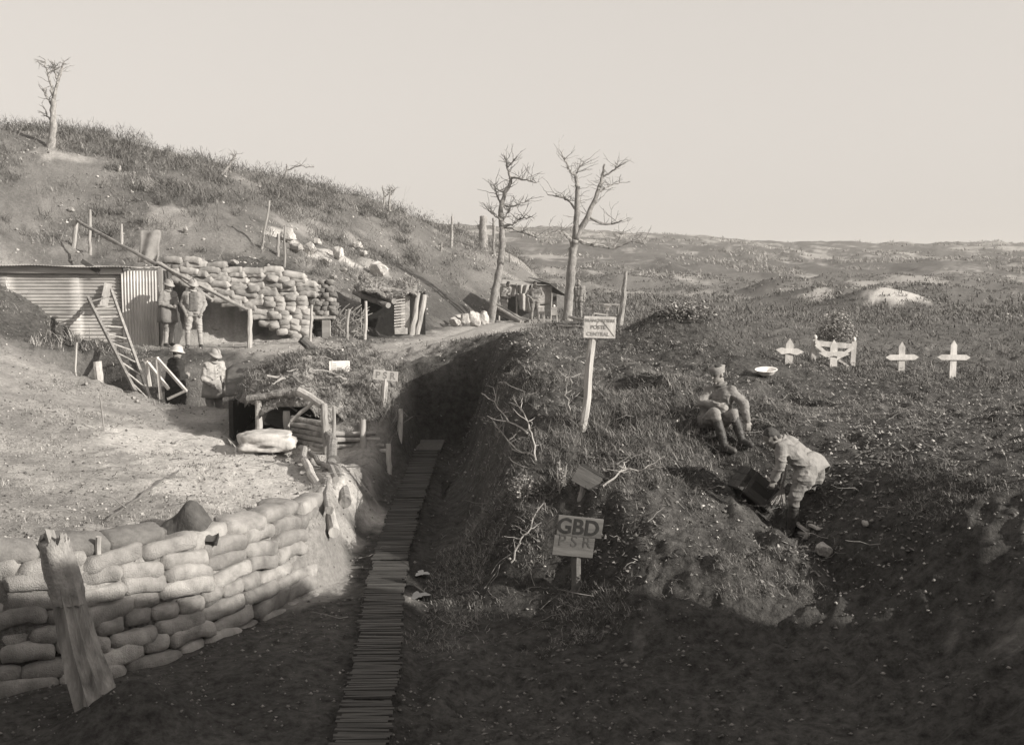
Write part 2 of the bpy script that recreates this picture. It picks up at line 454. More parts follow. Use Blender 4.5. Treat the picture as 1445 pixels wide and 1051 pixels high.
hillp = sstep(0.0, 2.0, foot_dist(fx, fy)) * sstep(0.35, 0.6, fbm(fx / 2.2, fy / 3.0, 4, 85)) * 0.22 * sstep(130, 80, fy) + 0.24 * sstep(0.5, 3.0, foot_dist(fx, fy)) * (0.8 + 0.5 * fbm(fx / 1.5, fy / 2, 3, 86))
lbank = sstep(-1.75, -1.45, GZ.ravel()) * sstep(-1.9, -2.6, fx) * sstep(9, 11, fy) * sstep(27, 22, fy) * (0.55 + 0.2 * fbm(fx / 0.6, fy / 0.6, 3, 88))
chalk = np.clip(np.maximum(np.maximum(chalk, farp), np.maximum(hillp, lbank)), 0, 1)
trackm = sstep(2.3, 0.7, road_dist(fx, fy) + 0.35 * fbm(fx / 0.9, fy / 0.9, 3, 91))
turf = sstep(0.3, 1.5, fx + 0.3 + 0.05 * fy) * sstep(24, 34, fy) * sstep(200, 90, fy) * (0.7 + 0.3 * fbm(fx / 3, fy / 1.2, 3, 93))
turf = np.clip(turf, 0, 1)

def ground_mat():
    m = bpy.data.materials.new('earth'); m.use_nodes = True
    t = m.node_tree; N, L = t.nodes, t.links
    b = N['Principled BSDF']; b.inputs['Roughness'].default_value = 0.95; b.inputs['Specular IOR Level'].default_value = 0.15
    tc = N.new('ShaderNodeTexCoord')
    def noise(scale, detail=6, rough=0.6):
        n = N.new('ShaderNodeTexNoise'); n.inputs['Scale'].default_value = scale; n.inputs['Detail'].default_value = detail; n.inputs['Roughness'].default_value = rough
        L.new(tc.outputs['Object'], n.inputs['Vector']); return n
    def ramp(src, p0, c0, p1, c1):
        r = N.new('ShaderNodeValToRGB'); r.color_ramp.elements[0].position = p0; r.color_ramp.elements[0].color = c0
        r.color_ramp.elements[1].position = p1; r.color_ramp.elements[1].color = c1; L.new(src, r.inputs[0]); return r.outputs[0]
    def mix(f, a, c):
        x = N.new('ShaderNodeMixRGB'); L.new(a, x.inputs[1]); L.new(c, x.inputs[2])
        if hasattr(f, 'links'): L.new(f, x.inputs[0])
        else: x.inputs[0].default_value = f
        return x.outputs[0]
    def attr(nm):
        a = N.new('ShaderNodeAttribute'); a.attribute_name = nm; return a.outputs['Fac']
    earth = ramp(noise(9, 10, 0.72).outputs[0], 0.34, g(0.024), 0.66, g(0.10))
    big = ramp(noise(0.45, 5).outputs[0], 0.35, (0.72, 0.72, 0.72, 1), 0.7, (1.25, 1.25, 1.25, 1))
    mul = N.new('ShaderNodeMixRGB'); mul.blend_type = 'MULTIPLY'; mul.inputs[0].default_value = 1; L.new(earth, mul.inputs[1]); L.new(big, mul.inputs[2])
    grit = N.new('ShaderNodeTexVoronoi'); grit.inputs['Scale'].default_value = 26; L.new(tc.outputs['Object'], grit.inputs['Vector'])
    ch = ramp(noise(14, 8, 0.75).outputs[0], 0.33, g(0.28), 0.6, g(0.50))
    tr = ramp(noise(6, 8, 0.7).outputs[0], 0.35, g(0.24), 0.65, g(0.36))
    tu = ramp(noise(3.5, 10, 0.8).outputs[0], 0.36, g(0.065), 0.66, g(0.17))
    c = mix(attr('turf'), mul.outputs[0], tu)
    c = mix(attr('track'), c, tr)
    c = mix(attr('chalk'), c, ch)
    L.new(c, b.inputs['Base Color'])
    hsum = N.new('ShaderNodeMath'); hsum.operation = 'MULTIPLY_ADD'; L.new(grit.outputs['Distance'], hsum.inputs[0]); hsum.inputs[1].default_value = -0.22
    L.new(noise(22, 8, 0.7).outputs[0], hsum.inputs[2])
    bp = N.new('ShaderNodeBump'); bp.inputs['Strength'].default_value = 0.9; bp.inputs['Distance'].default_value = 0.05
    L.new(hsum.outputs[0], bp.inputs['Height']); L.new(bp.outputs[0], b.inputs['Normal'])
    return m
EARTH = ground_mat()
ground = link('ground', tri_mesh('ground', np.stack([fx, fy, GZ.ravel()], 1), GF, EARTH, True, {'chalk': chalk, 'track': trackm, 'turf': turf}))
tag(ground, 'churned chalk and clay earth of the trench, banks, track, hillside and far plain', None, None, 'structure')
# ------------------------------------------------------------------ materials of the things
WOOD = nmat('weathered_wood', g(0.16), g(0.34), 5, 0.85, 0.5, 30, (1, 1, 0.15))
WOODX = nmat('sawn_board', g(0.20), g(0.36), 4, 0.85, 0.4, 26, (0.15, 1, 1))
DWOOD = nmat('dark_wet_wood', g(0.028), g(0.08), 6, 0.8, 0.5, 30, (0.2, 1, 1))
PALE = nmat('pale_peeled_wood', g(0.24), g(0.42), 6, 0.8, 0.4, 30, (1, 1, 0.2))
BARK = nmat('bark', g(0.13), g(0.33), 14, 0.9, 0.8, 40, (1, 1, 0.4))
WHITE = nmat('worn_white_paint', g(0.36), g(0.58), 9, 0.7, 0.25, 40, (1, 1, 0.4))
PAPER = nmat('white_sheet', g(0.62), g(0.78), 6, 0.8, 0.15, 30)
INK = nmat('black_paint', g(0.05), g(0.10), 20, 0.7, 0.1)
BOARDD = nmat('dark_weathered_board', g(0.055), g(0.12), 5, 0.85, 0.5, 26, (0.15, 1, 1))
FADED = nmat('faded_paint', g(0.17), g(0.26), 30, 0.8, 0.1)
GREYINK = nmat('grey_paint', g(0.24), g(0.34), 30, 0.8, 0.1)
IRON = nmat('galvanised_iron', g(0.34), g(0.56), 2.2, 0.5, 0.1, 9, (1, 1, 0.35), spec=0.5)
RUST = nmat('dull_iron', g(0.20), g(0.44), 2.6, 0.65, 0.2, 12, (0.4, 1, 1))
SACK = nmat('sandbag_jute', g(0.15), g(0.34), 4.5, 0.95, 0.9, 90)
SACK2 = nmat('hill_sandbag_jute', g(0.20), g(0.34), 7, 0.95, 0.5, 60)
SACKD = nmat('dark_sacking', g(0.10), g(0.17), 9, 0.95, 0.5, 60)
CHALKM = nmat('chalk_stone', g(0.25), g(0.46), 5, 0.95, 0.8, 12)
STONE = nmat('grey_stone', g(0.22), g(0.45), 7, 0.95, 0.8, 16)
CANVAS = nmat('canvas', g(0.20), g(0.36), 4, 0.95, 0.4, 14)
CANVASD = nmat('dark_canvas', g(0.06), g(0.13), 5, 0.95, 0.4, 14)
DARK = nmat('recess_shade', g(0.018), g(0.035), 8, 0.95, 0.2)  # near black puts the shade of the dugout openings into the colour
WIRE = nmat('wire', g(0.10), g(0.16), 9, 0.7, 0.0)
ENAMEL = nmat('white_enamel', g(0.66), g(0.78), 4, 0.35, 0.0, spec=0.5)
SOIL = nmat('turfed_earth', g(0.10), g(0.30), 9, 0.95, 0.9, 22, bdist=0.05)

def ob_mesh(name, me, parent, loc, rot=(0, 0, 0), scale=(1, 1, 1)):
    o = link(name, me, parent); o.location = loc; o.rotation_euler = rot; o.scale = scale
    return o

def log(name, a, b, r0, r1, mat, parent=None, seed=0, n=9, bend=0.03, wob=0.1):
    m = MB(); P = wood_pts(a, b, 8, bend, seed); m.tube(P, np.linspace(r0, r1, 8), n, True, wob, seed)
    return m.build(name, mat, parent)

def plank(name, a, b, w, h, mat, parent=None, up=(0, 0, 1)):
    m = MB(); m.beam(a, b, w, h, up); return m.build(name, mat, parent)

# ---- a filled sandbag: flattened, sagging, gathered at the mouth
def bag_mesh(seed, mat, L=0.6, w=0.30, h=0.16):
    n, k = 19, 12
    V, Fc = [], []
    for i in range(n):
        t = i / (n - 1) * 2 - 1
        e = (1 - abs(t) ** 7.0) ** 0.36 if abs(t) < 1 else 0.0
        e = max(e, 0.10)
        if t > 0.80: e *= 1 - 0.55 * math.sin(math.pi * min(1, (t - 0.80) / 0.20)) ** 2; e = max(e, 0.24 if t > 0.95 else 0.10)      # the tied mouth
        for j in range(k):
            a = 2 * math.pi * j / k
            ca, sa = math.cos(a), math.sin(a)
            y = math.copysign(abs(ca) ** 0.42, ca); z = math.copysign(abs(sa) ** 0.46, sa)
            V.append((t * L / 2, y * w / 2 * (0.55 + 0.45 * e) * (e ** 0.5), z * h / 2 * e))
    V = np.array(V)
    nz = vnoise3(V * np.array((5, 6, 8)) + seed * 13.1, seed)
    nz2 = vnoise3(V * np.array((13, 15, 17)) + seed * 7.7, seed + 3)
    rad = np.stack([0 * V[:, 0], V[:, 1], V[:, 2]], 1); rad /= np.linalg.norm(rad, axis=1)[:, None] + 1e-6
    V = V + rad * (0.024 * nz + 0.015 * nz2)[:, None]
    V[:, 2] += 0.025 * np.sin(V[:, 0] * 5 + seed) - 0.015 * (V[:, 0] / (L / 2)) ** 2
    Fc = [(i * k + j, (i + 1) * k + j, (i + 1) * k + (j + 1) % k, i * k + (j + 1) % k) for i in range(n - 1) for j in range(k)]
    m = MB(); m.add(V, Fc + [tuple(range(k)), tuple(reversed(range((n - 1) * k, n * k)))])
    return m.mesh('sandbag', mat, True)
BAGS = [bag_mesh(i, SACK) for i in range(8)]
BAGS2 = [bag_mesh(i + 20, SACK2, 0.58, 0.3, 0.17) for i in range(8)]
BAGSD = [bag_mesh(i + 40, SACKD, 0.72, 0.30, 0.15) for i in range(3)]

def arc_points(P):
    P = np.array(P, float); d = np.concatenate([[0], np.cumsum(np.linalg.norm(np.diff(P, axis=0), axis=1))])
    return P, d
def at_arc(P, d, s):
    x = np.interp(s, d, P[:, 0]); y = np.interp(s, d, P[:, 1])
    e = 0.05
    tx = np.interp(s + e, d, P[:, 0]) - np.interp(s - e, d, P[:, 0]); ty = np.interp(s + e, d, P[:, 1]) - np.interp(s - e, d, P[:, 1])
    return x, y, math.atan2(ty, tx)

# ---- the sandbag revetment at the trench corner
wall_line, wall_d = arc_points([(-5.9, 9.45), (-5.0, 9.92), (-4.0, 10.55), (-3.3, 11.35), (-2.85, 12.2), (-2.52, 13.0), (-2.36, 13.7), (-2.26, 14.6)])
root = thing('sandbag_wall', 'curved pale sandbag wall holding up the chalk bank at the trench corner', 'sandbag wall', (-3.9, 10.6, -2.1))
r = random.Random(3)
ncourse = 8
for c in range(ncourse):
    zc = -2.10 + 0.155 * c
    s = 0.25 * (c % 2) + r.uniform(0, 0.12)
    header = c in (3,) 
    while s < wall_d[-2] - 0.05 - 0.04 * c:
        head = header or (c < 5 and r.random() < 0.22) or s > wall_d[-2] - 0.9 and r.random() < 0.4
        ln = 0.31 if head else r.uniform(0.50, 0.66)
        x, y, a = at_arc(wall_line, wall_d, s + ln / 2)
        back = 0.035 * c + r.uniform(-0.02, 0.02)
        nx, ny = -math.sin(a), math.cos(a)
        me = BAGS[r.randrange(8)]
        zz = zc + 0.02 * math.sin(s * 2) + r.uniform(-0.012, 0.012)
        if head:
            ob_mesh('sandbag', me, root, (x + nx * (back + 0.12) + 3.9, y + ny * (back + 0.12) - 10.6, zz + 2.1), (r.uniform(-.12, .12), r.uniform(-.1, .1), a + math.pi / 2 + r.uniform(-.1, .1)), (0.85, 1.02, 1.05))
        else:
            ob_mesh('sandbag', me, root, (x + nx * back + 3.9, y + ny * back - 10.6, zz + 2.1), (r.uniform(-.15, .15), r.uniform(-.05, .05), a + r.uniform(-.05, .05) + r.choice((0, math.pi))), (ln / 0.55, r.uniform(.95, 1.1), r.uniform(1.08, 1.25)))
        s += ln * 0.985
# the darker long bags lying along its top at the near end
for s, me in ((1.35, 0), (2.02, 1), (2.7, 2)):
    x, y, a = at_arc(wall_line, wall_d, s)
    nx, ny = -math.sin(a), math.cos(a)
    o = ob_mesh('sandbag', BAGSD[me], root, (x + nx * 0.30 + 3.9, y + ny * 0.30 - 10.6, -2.10 + 0.155 * 8 + 0.0 + 2.1), (0.3, 0, a), (1.0, 1, 1.1))
    o['label'] = 'long dark sandbag lying along the top course'

# dark sack thrown down on the bank above the wall
p = G(264, 758)
V, Fc = [], []
n = 14
for i in range(n):
    for j in range(n):
        u, v = i / (n - 1) * 2 - 1, j / (n - 1) * 2 - 1
        k = max(0.0, 1 - max(abs(u), abs(v)) ** 2.2)
        V.append((u * 0.28 * (1 - 0.25 * v), v * 0.17, 0.17 * k ** 0.7 * (0.75 + 0.5 * math.sin(3 * u + 1.5)) + 0.0))
V = np.array(V); V[:, 2] += 0.03 * vnoise3(V * 9 + 4, 5) * (V[:, 2] > 0.01) + 0.025 * np.sin(V[:, 0] * 22 + V[:, 1] * 9) * (V[:, 2] > 0.02)
bot = V.copy(); bot[:, 2] = -0.03
m = MB(); m.add(V, [(i * n + j, (i + 1) * n + j, (i + 1) * n + j + 1, i * n + j + 1) for i in range(n - 1) for j in range(n - 1)])
edge = [i * n for i in range(n)] + [(n - 1) * n + j for j in range(1, n)] + [i * n + n - 1 for i in range(n - 2, -1, -1)] + [j for j in range(n - 2, 0, -1)]
off = len(m.v); m.v.extend([tuple(bot[e]) for e in edge]); ne = len(edge)
m.f.extend([(edge[k], edge[(k + 1) % ne], off + (k + 1) % ne, off + k) for k in range(ne)] + [tuple(off + k for k in range(ne))])
me = m.mesh('empty_sack', nmat('tarred_sack', g(0.06), g(0.115), 12, 0.9, 0.5, 40), True)
o = link('empty_sack', me); o.location = p + (0, 0.12, 0.05); o.rotation_euler = (0.25, 0, -0.25); o.scale = (1.25, 1.3, 1.5)
tag(o, 'dark crumpled sack lying on the bank above the sandbag wall', 'sack')

# ---- sandbag wall on the hillside beside the hut
root = thing('sandbag_wall', 'tall stepped sandbag wall against the hillside beside the corrugated hut', 'sandbag wall', (-7.5, 29.9, 0.0))
top = lambda px: np.interp(px, [228, 250, 300, 330, 345, 375, 410, 436], [368, 362, 372, 376, 378, 374, 388, 396])
low = lambda px: np.interp(px, [228, 250, 300, 345, 370, 400, 440], [392, 404, 424, 440, 462, 474, 478])
r = random.Random(5)
D0 = 29.9
for c in range(22):
    py = 474 - c * 6.6
    px = 226 + (c % 2) * 12 + r.uniform(0, 6)
    while px < 437:
        end = px + 26
        if low(px) >= py >= top(px) + 1 and px < 434:
            head = px > 372 and py > 415 or r.random() < 0.12
            wd = 15 if head else r.uniform(24, 32)
            d = D0 + 0.10 * (c / 10) + 0.0035 * (px - 330) + r.uniform(-.03, .03)
            q = W(px + wd / 2, py, d)
            rot = (r.uniform(-.15, .15), r.uniform(-.07, .07) + 0.03, r.uniform(-.1, .1) + (math.pi / 2 if head else 0))
            ob_mesh('sandbag', BAGS2[r.randrange(8)], root, q - (-7.5, 29.9, 0), rot, (1.05 if head else wd / 27.0, 1.1, 1.14))
            px += wd
        else:
            px += 14
# darker bag pile over the small dugout doorway
root = thing('sandbag_wall', 'small dark pile of sandbags above the low framed doorway', 'sandbag wall', tuple(W(457, 450, 30.3)))
b0 = np.array(root.location)
for c in range(9):
    py = 448 - c * 6.3
    for k in range(4):
        px = 441 + k * 9.5 + (c % 2) * 4 - c * 0.6
        if px < 476 - (c * 1.0) and py > 396:
            q = W(px, py, 30.45 + 0.02 * c + r.uniform(-.03, .03))
            me = BAGSD[r.randrange(3)] if r.random() < 0.75 else BAGS2[r.randrange(8)]
            ob_mesh('sandbag', me, root, q - b0, (r.uniform(-.15, .15), 0, math.pi / 2 + r.uniform(-.2, .2)), (0.75, 0.72, 0.95))

# ---- corrugated iron hut
def corrugated(o, ux, uz, w, h, pitch=0.075, amp=0.012, along='v', seed=0, bendy=0.01):
    """corrugated sheet: origin o, unit vectors across (ux) and up (uz); 'v' ridges run up, 'h' ridges run across"""
    o, ux, uz = np.array(o, float), np.array(ux, float), np.array(uz, float)
    nv = np.cross(ux, uz)
    na = int((w if along == 'v' else h) / pitch * 6); nb = 8
    a = np.linspace(0, 1, na); bq = np.linspace(0, 1, nb)
    m = MB(); V = []
    rr = np.random.default_rng(seed)
    for side in (0, 0.004):
        for i, t in enumerate(a):
            off = amp * math.sin(2 * math.pi * t * (w if along == 'v' else h) / pitch)
            for s in bq:
                x, z = (t * w, s * h) if along == 'v' else (s * w, t * h)
                bd = bendy * math.sin(3 * x + 2 * z + seed)
                V.append(o + ux * x + uz * z + nv * (off + bd - side))
    k = na * nb
    Fq = []
    for sd in (0, 1):
        for i in range(na - 1):
            for j in range(nb - 1):
                q = [sd * k + i * nb + j, sd * k + (i + 1) * nb + j, sd * k + (i + 1) * nb + j + 1, sd * k + i * nb + j + 1]
                Fq.append(tuple(q if sd == 0 else q[::-1]))
    for i in range(na - 1):
        for j in (0, nb - 1): Fq.append((i * nb + j, (i + 1) * nb + j, k + (i + 1) * nb + j, k + i * nb + j))
    for j in range(nb - 1):
        for i in (0, na - 1): Fq.append((i * nb + j, i * nb + j + 1, k + i * nb + j + 1, k + i * nb + j))
    m.add(V, Fq)
    return m
YS = 28.6
zb = -0.12
root = thing('corrugated_hut', 'low corrugated iron hut with an upright sheet door built into the hillside', 'hut', (-11.5, YS, zb))
xl, xr = -15.0, W(174, 480, YS)[0]
zt = 2.06
rr = random.Random(8)
zrow = zb
for i in range(4):                                            # overlapping sheets, ridges running across
    hh = 0.58
    xx = xl
    while xx < xr - 0.05:
        ww = min(1.9, xr - xx)
        corrugated((xx, YS + 0.012 * (i % 2) + 0.006 * rr.random(), zrow - 0.02), (1, 0, 0), (0, 0, 1), ww, hh, 0.085, 0.014, 'h', rr.randrange(99), 0.012).build('iron_sheet', RUST, root, True)
        xx += ww - 0.04
    zrow += 0.535
dx0, dx1 = W(174, 480, YS)[0] + 0.01, W(226, 480, YS)[0]
d = corrugated((dx0, YS - 0.06, zb - 0.02), (1, 0, 0), (0.0, 0, 1), dx1 - dx0, 2.18, 0.078, 0.016, 'v', 4, 0.02).build('door', IRON, root, True)
d['label'] = 'bright upright corrugated iron sheet serving as door'
plank('roof_beam', (xl, YS - 0.05, 2.10), (xr + 0.05, YS - 0.05, 2.04), 0.10, 0.17, WOODX, root)
ro = corrugated((xl, YS - 0.28, 2.22), (1, 0, -0.018), (0, 1.0, 0.012), xr - xl + 0.35, 3.0, 0.075, 0.013, 'v', 12, 0.015).build('roof', RUST, root, True)
plank('side_post', (dx1 + 0.05, YS + 0.02, zb - 0.1), (dx1 + 0.05, YS + 0.02, 2.1), 0.09, 0.09, WOOD, root)
plank('back_board', (dx1 + 0.02, YS + 0.05, 1.0), (dx1 + 0.02, YS + 2.4, 1.0), 0.05, 2.1, DWOOD, root)
plank('loose_slat', W(115, 368, YS - 0.12), W(140, 384, YS - 0.12), 0.03, 0.12, DWOOD, root)
# light panel leaning on the hut wall, stuck sacks
plank('leaning_board', W(146, 432, YS - 0.25), W(153, 400, YS - 0.06), 0.20, 0.02, PALE, None, (0, 1, 0)).name = 'board'
tag(bpy.data.objects['board'], 'short pale board propped against the hut wall behind the ladder', 'board')

# ---- ladder
lb, lt = W(196, 562, 23.2), W(124, 420, 28.1)
rb, rt = W(224, 556, 23.35), W(157, 409, 28.25)
lb[2] = Hs(lb[0], lb[1]) - 0.05; rb[2] = Hs(rb[0], rb[1]) - 0.05
root = thing('ladder', 'long wooden ladder leaning from the bank up to the corrugated hut', 'ladder', tuple((lb + rb) / 2))
plank('rail', lb, lt, 0.055, 0.10, WOOD, root); plank('rail', rb, rt, 0.055, 0.10, WOOD, root)
for t in np.linspace(0.06, 0.95, 11):
    log('rung', lb + (lt - lb) * t, rb + (rt - rb) * t, 0.022, 0.02, PALE, root, int(t * 99), 6, 0.004)

# ---- white trestle beside the ladder
b0 = on_ground(228, 22.9)
root = thing('wooden_trestle', 'white batten trestle standing beside the foot of the ladder', 'trestle', tuple(b0))
for (x0, y0, e0, x1, y1, e1) in ((206, 507, .25, 223, 505, -.02), (222, 506, 0, 227, 563, 0), (223, 507, 0, 263, 552, -.3), (209, 512, .3, 238, 549, -.1), (263, 551, -.3, 237, 563, -.15), (206, 507, .3, 212, 545, .35)):
    plank('batten', W(x0, y0, 22.9 + e0), W(x1, y1, 22.9 + e1), 0.055, 0.05, WHITE, root)

# ---- handrail of rough poles climbing the hillside
def stake(base_px, top_px, r0, r1, mat, label, name='wooden_stake', cat='stake', seed=0, d=None, dt=0.0, bend=0.03):
    p = G(*base_px) if d is None else on_ground(base_px[0], d)
    q = W(top_px[0], top_px[1], p[1] + dt)
    m = MB(); pts = wood_pts(p - (0, 0, 0.25), q, 8, bend, seed); m.tube(pts, np.linspace(r0, r1, 8), 8, True, 0.1, seed)
    o = m.build(name, mat); tag(o, label, cat); return o, p, q
root = thing('handrail', 'rough pole handrail sloping down the hillside to a post by the track', 'handrail', tuple(G(352, 491)))
pe = G(352, 491)
pt = W(350, 438, pe[1]); p0 = G(103, 348); q0 = W(108, 311, p0[1])
log('post', pe - (0, 0, .2), W(352, 436, pe[1]), 0.07, 0.06, PALE, root, 1)
log('post', p0 - (0, 0, .2), q0, 0.08, 0.07, PALE, root, 2)
mid = W(222, 374, 29.0)
log('rail', q0, mid, 0.045, 0.05, WOOD, root, 3, 8, 0.006)
log('rail', mid + (0.02, -0.05, 0.05), pt, 0.05, 0.045, PALE, root, 4, 8, 0.006)
log('rail', W(226, 372, 29.2), W(300, 424, 28.8), 0.05, 0.05, WOOD, root, 5, 8, 0.006)

stake((127, 352), (127, 296), 0.05, 0.04, WOOD, 'short pale stake standing just above the hillside handrail', seed=4, d=p0[1] - 0.2)
stake((171, 345), (171, 316), 0.05, 0.045, PALE, 'stumpy stake behind the canvas sheet near the hut roof', seed=5)
stake((368, 350), (380, 283), 0.045, 0.035, WOOD, 'tall thin leaning stake left of the white chalk face', seed=6)
stake((391, 362), (393, 330), 0.06, 0.05, WOOD, 'dark stake standing at the top of the white chalk face', seed=7)
stake((401, 378), (402, 318), 0.035, 0.03, WOOD, 'thin stake in front of the white chalk face', seed=8)

# canvas sheet hung over the hut end
c0 = W(201, 326, 31.0)
m = MB(); n = 12; V = []
for i in range(n):
    for j in range(n):
        u, v = i / (n - 1), j / (n - 1)
        q = W(198 + 28 * u, 326 + 44 * v, 31.0)
        V.append((q[0], q[1] + 0.06 * math.sin(7 * u + 3 * v) + 0.05 * math.sin(11 * u * v) - 0.25 * v, q[2] + (0.03 if v == 0 else 0) * math.sin(9 * u)))
m.add(V, [(i * n + j, i * n + j + 1, (i + 1) * n + j + 1, (i + 1) * n + j) for i in range(n - 1) for j in range(n - 1)])
o = m.build('canvas_sheet', nmat('pale_canvas', g(0.2), g(0.3), 5, 0.95, 0.4, 14), None, True)
sm = o.modifiers.new('thick', 'SOLIDIFY'); sm.thickness = 0.02
tag(o, 'pale canvas sheet hung on the slope above the corrugated hut', 'canvas')

# ---- low framed doorway under the dark sandbags
b0 = G(452, 487); yb = 30.2
zb0 = W(450, 486, yb)[2]
root = thing('dugout_doorway', 'low square dugout doorway with a pale timber frame below dark sandbags', 'doorway', (W(452, 486, yb)[0], yb, zb0))
xa, xb2 = W(437, 470, yb)[0], W(466, 470, yb)[0]
zt0 = W(450, 451, yb)[2]
plank('jamb', (xa, yb, zb0 - .1), (xa, yb, zt0), 0.10, 0.16, PALE, root)
plank('jamb', (xb2 - 0.1, yb, zb0 - .1), (xb2 - 0.1, yb, zt0), 0.22, 0.16, WOODX, root)
plank('lintel', (xa - .15, yb - .02, zt0 + .05), (xb2 + .12, yb - .02, zt0 + .06), 0.20, 0.06, PALE, root)
m = MB(); m.box(((xa + xb2) / 2, yb + 0.30, (zb0 + zt0) / 2), (xb2 - xa, 0.04, zt0 - zb0 + .2)); m.build('back_wall', DARK, root)  # panel coloured as the shade inside the doorway
# stakes and brush in front
stake((434, 492), (440, 430), 0.04, 0.035, PALE, 'pale stake leaning in front of the low dugout doorway', seed=11, d=28.9)
stake((488, 487), (493, 436), 0.045, 0.04, WOOD, 'stake at the near end of the wattle panel', seed=12, d=29.6)
stake((515, 484), (516, 425), 0.045, 0.04, PALE, 'pale straight stake at the far end of the wattle panel', seed=13, d=29.9)

# wattle panel of woven sticks
root = thing('wattle_panel', 'panel of tangled woven sticks beside the low dugout doorway', 'wattle panel', tuple(on_ground(493, 30.3)))
r = random.Random(4)
m = MB()
for k in range(10):
    x = 472 + k * 4.6
    a = W(x, 488, 30.4 + 0.03 * (k % 2)); a[2] = Hs(a[0], a[1]) - .05
    m.tube(wood_pts(a, W(x + r.uniform(-2, 2), 434 + 12 * (k / 10) + r.uniform(-4, 4), 30.5), 6, 0.03, k), 0.018, 5, True, 0.1, k)
m.build('upright', WOOD, root)
m = MB()
for k in range(90):
    x, yy = r.uniform(470, 512), r.uniform(440, 484)
    a = W(x, yy, 30.4 + r.uniform(-.1, .1)); dd = np.array((r.uniform(-.3, .3), r.uniform(-.06, .06), r.uniform(-.3, .3)))
    m.tube(wood_pts(a - dd, a + dd, 5, 0.12, k), 0.011, 4, True, 0.1, k)
o = m.build('withies', PALE, root); o['kind'] = 'stuff'

# ---- second dugout: log roof, slatted screen and two leaning props
yb = 33.2
b0 = on_ground(566, yb)
root = thing('dugout_shelter', 'shallow dugout with a log and earth roof and a white slatted screen', 'dugout', tuple(b0))
log('roof_log', W(503, 404, yb + 1.3), W(556, 425, yb - .3), 0.10, 0.09, BARK, root, 3)
log('roof_log', W(500, 412, yb + .9), W(548, 431, yb - .4), 0.09, 0.09, WOOD, root, 4)
log('roof_log', W(536, 408, yb + .2), W(590, 417, yb + .1), 0.10, 0.10, BARK, root, 5)
m = MB(); n = 16; V = []
for i in range(n):
    for j in range(8):
        u, v = i / (n - 1), j / 7
        q = W(505 + 84 * u, 401 + 12 * u - 4 * math.sin(math.pi * u), yb + 2.3 * v - 0.2)
        z = W(530, 414 + 6 * u, yb)[2] + 0.10 * math.sin(math.pi * min(1, v + .2)) + 0.08 * math.sin(9 * u) + 0.5 * v
        V.append((q[0], yb + 2.3 * v - 0.25, z + 0.05 * math.sin(23 * u + 7 * v)))
m.add(V, [(i * 8 + j, (i + 1) * 8 + j, (i + 1) * 8 + j + 1, i * 8 + j + 1) for i in range(n - 1) for j in range(7)])
ROOF2 = np.array(V)
o = m.build('earth_roof', SOIL, root, True); s_ = o.modifiers.new('thick', 'SOLIDIFY'); s_.thickness = 0.07; s_.offset = -1
m = MB(); m.box(W(555, 448, yb + 1.0), (2.0, 0.06, 1.6)); m.build('back_wall', DARK, root)  # panel in the tone of the shade under the roof
# chalky screen of stacked slats
scr = MB(); scr.box(W(567, 443, yb - 0.10) + (0.02, 0.06, 0), (0.42, 0.05, 1.10)); scr.build('screen_board', CHALKM, root)
for k in range(12):
    zc = W(566, 420 + k * 4.0, yb - .12)
    plank('slat', zc + (-0.20, -.03, 0), zc + (0.12, -.03, 0.04), 0.05, 0.045, WHITE, root)
m = MB(); m.box(W(566, 467, yb - .3), (0.36, 0.2, 0.18)); o = m.build('white_block', CHALKM, None); tag(o, 'white squared block at the foot of the slatted screen', 'block')
for k, (x0, y0, x1, y1) in enumerate(((579, 469, 590, 413), (587, 469, 599, 416))):
    q = on_ground(x0, yb - .2 + .1 * k); log('prop', q - (0, 0, .1), W(x1, y1, yb + .05 + .1 * k), 0.085, 0.08, WOOD, root, k)

# ---- the roofed dugout at the trench: log front, beam, posts, turfed cover
root = thing('dugout', 'turf covered dugout with a crooked log beam and stacked log front by the trench', 'dugout', (-3.9, 20.2, -1.35))
NXc, NYc = 46, 34
xs, ysd = np.linspace(-5.5, -1.95, NXc), np.linspace(19.35, 24.0, NYc)
CX, CY = np.meshgrid(xs, ysd, indexing='ij')
rr2 = ((CX + 4.0) / 2.05) ** 2 + ((CY - 21.9) / 2.15) ** 2
def cover_z(x, y):
    rr_ = np.abs((x + 3.7) / 1.6) ** 2.4 + np.abs((y - 21.75) / 2.3) ** 2.6
    zt_ = -0.58 + (0.72 + 0.25 * sstep(-4.9, -3.6, x)) * np.clip(1 - rr_, 0, 1) ** 0.55
    zt_ = zt_ - 0.30 * np.clip((x + 3.4) / 1.5, 0, 1) ** 1.5          # falls away to the trench side
    zt_ = zt_ - 0.28 * sstep(21.0, 19.4, y) * sstep(-3.9, -3.2, x) - 0.25 * np.exp(-((x + 3.55) / 0.5) ** 2) * sstep(22.5, 20.5, y)
    return zt_ + 0.13 * fbm(x / 0.5, y / 0.5, 3, 101) + 0.08 * fbm(x / 0.16, y / 0.16, 2, 103), rr_ + 0.12 * fbm(x / 0.4, y / 0.4, 3, 105)
zt_, rr_ = cover_z(CX.ravel(), CY.ravel())
CZ = zt_.reshape(CX.shape); keep = (rr_ < 1.0).reshape(CX.shape)
CXX = CX.copy(); CYY = CY.copy()
V = np.stack([CX.ravel(), CY.ravel(), CZ.ravel()], 1)
n1 = len(V)
und = V.copy(); und[:, 2] = np.minimum(-0.50 - 0.35 * np.clip((V[:, 0] + 3.4) / 1.5, 0, 1) ** 1.5, V[:, 2] - 0.06)
F1 = []
_k = np.arange(n1).reshape(NXc, NYc)
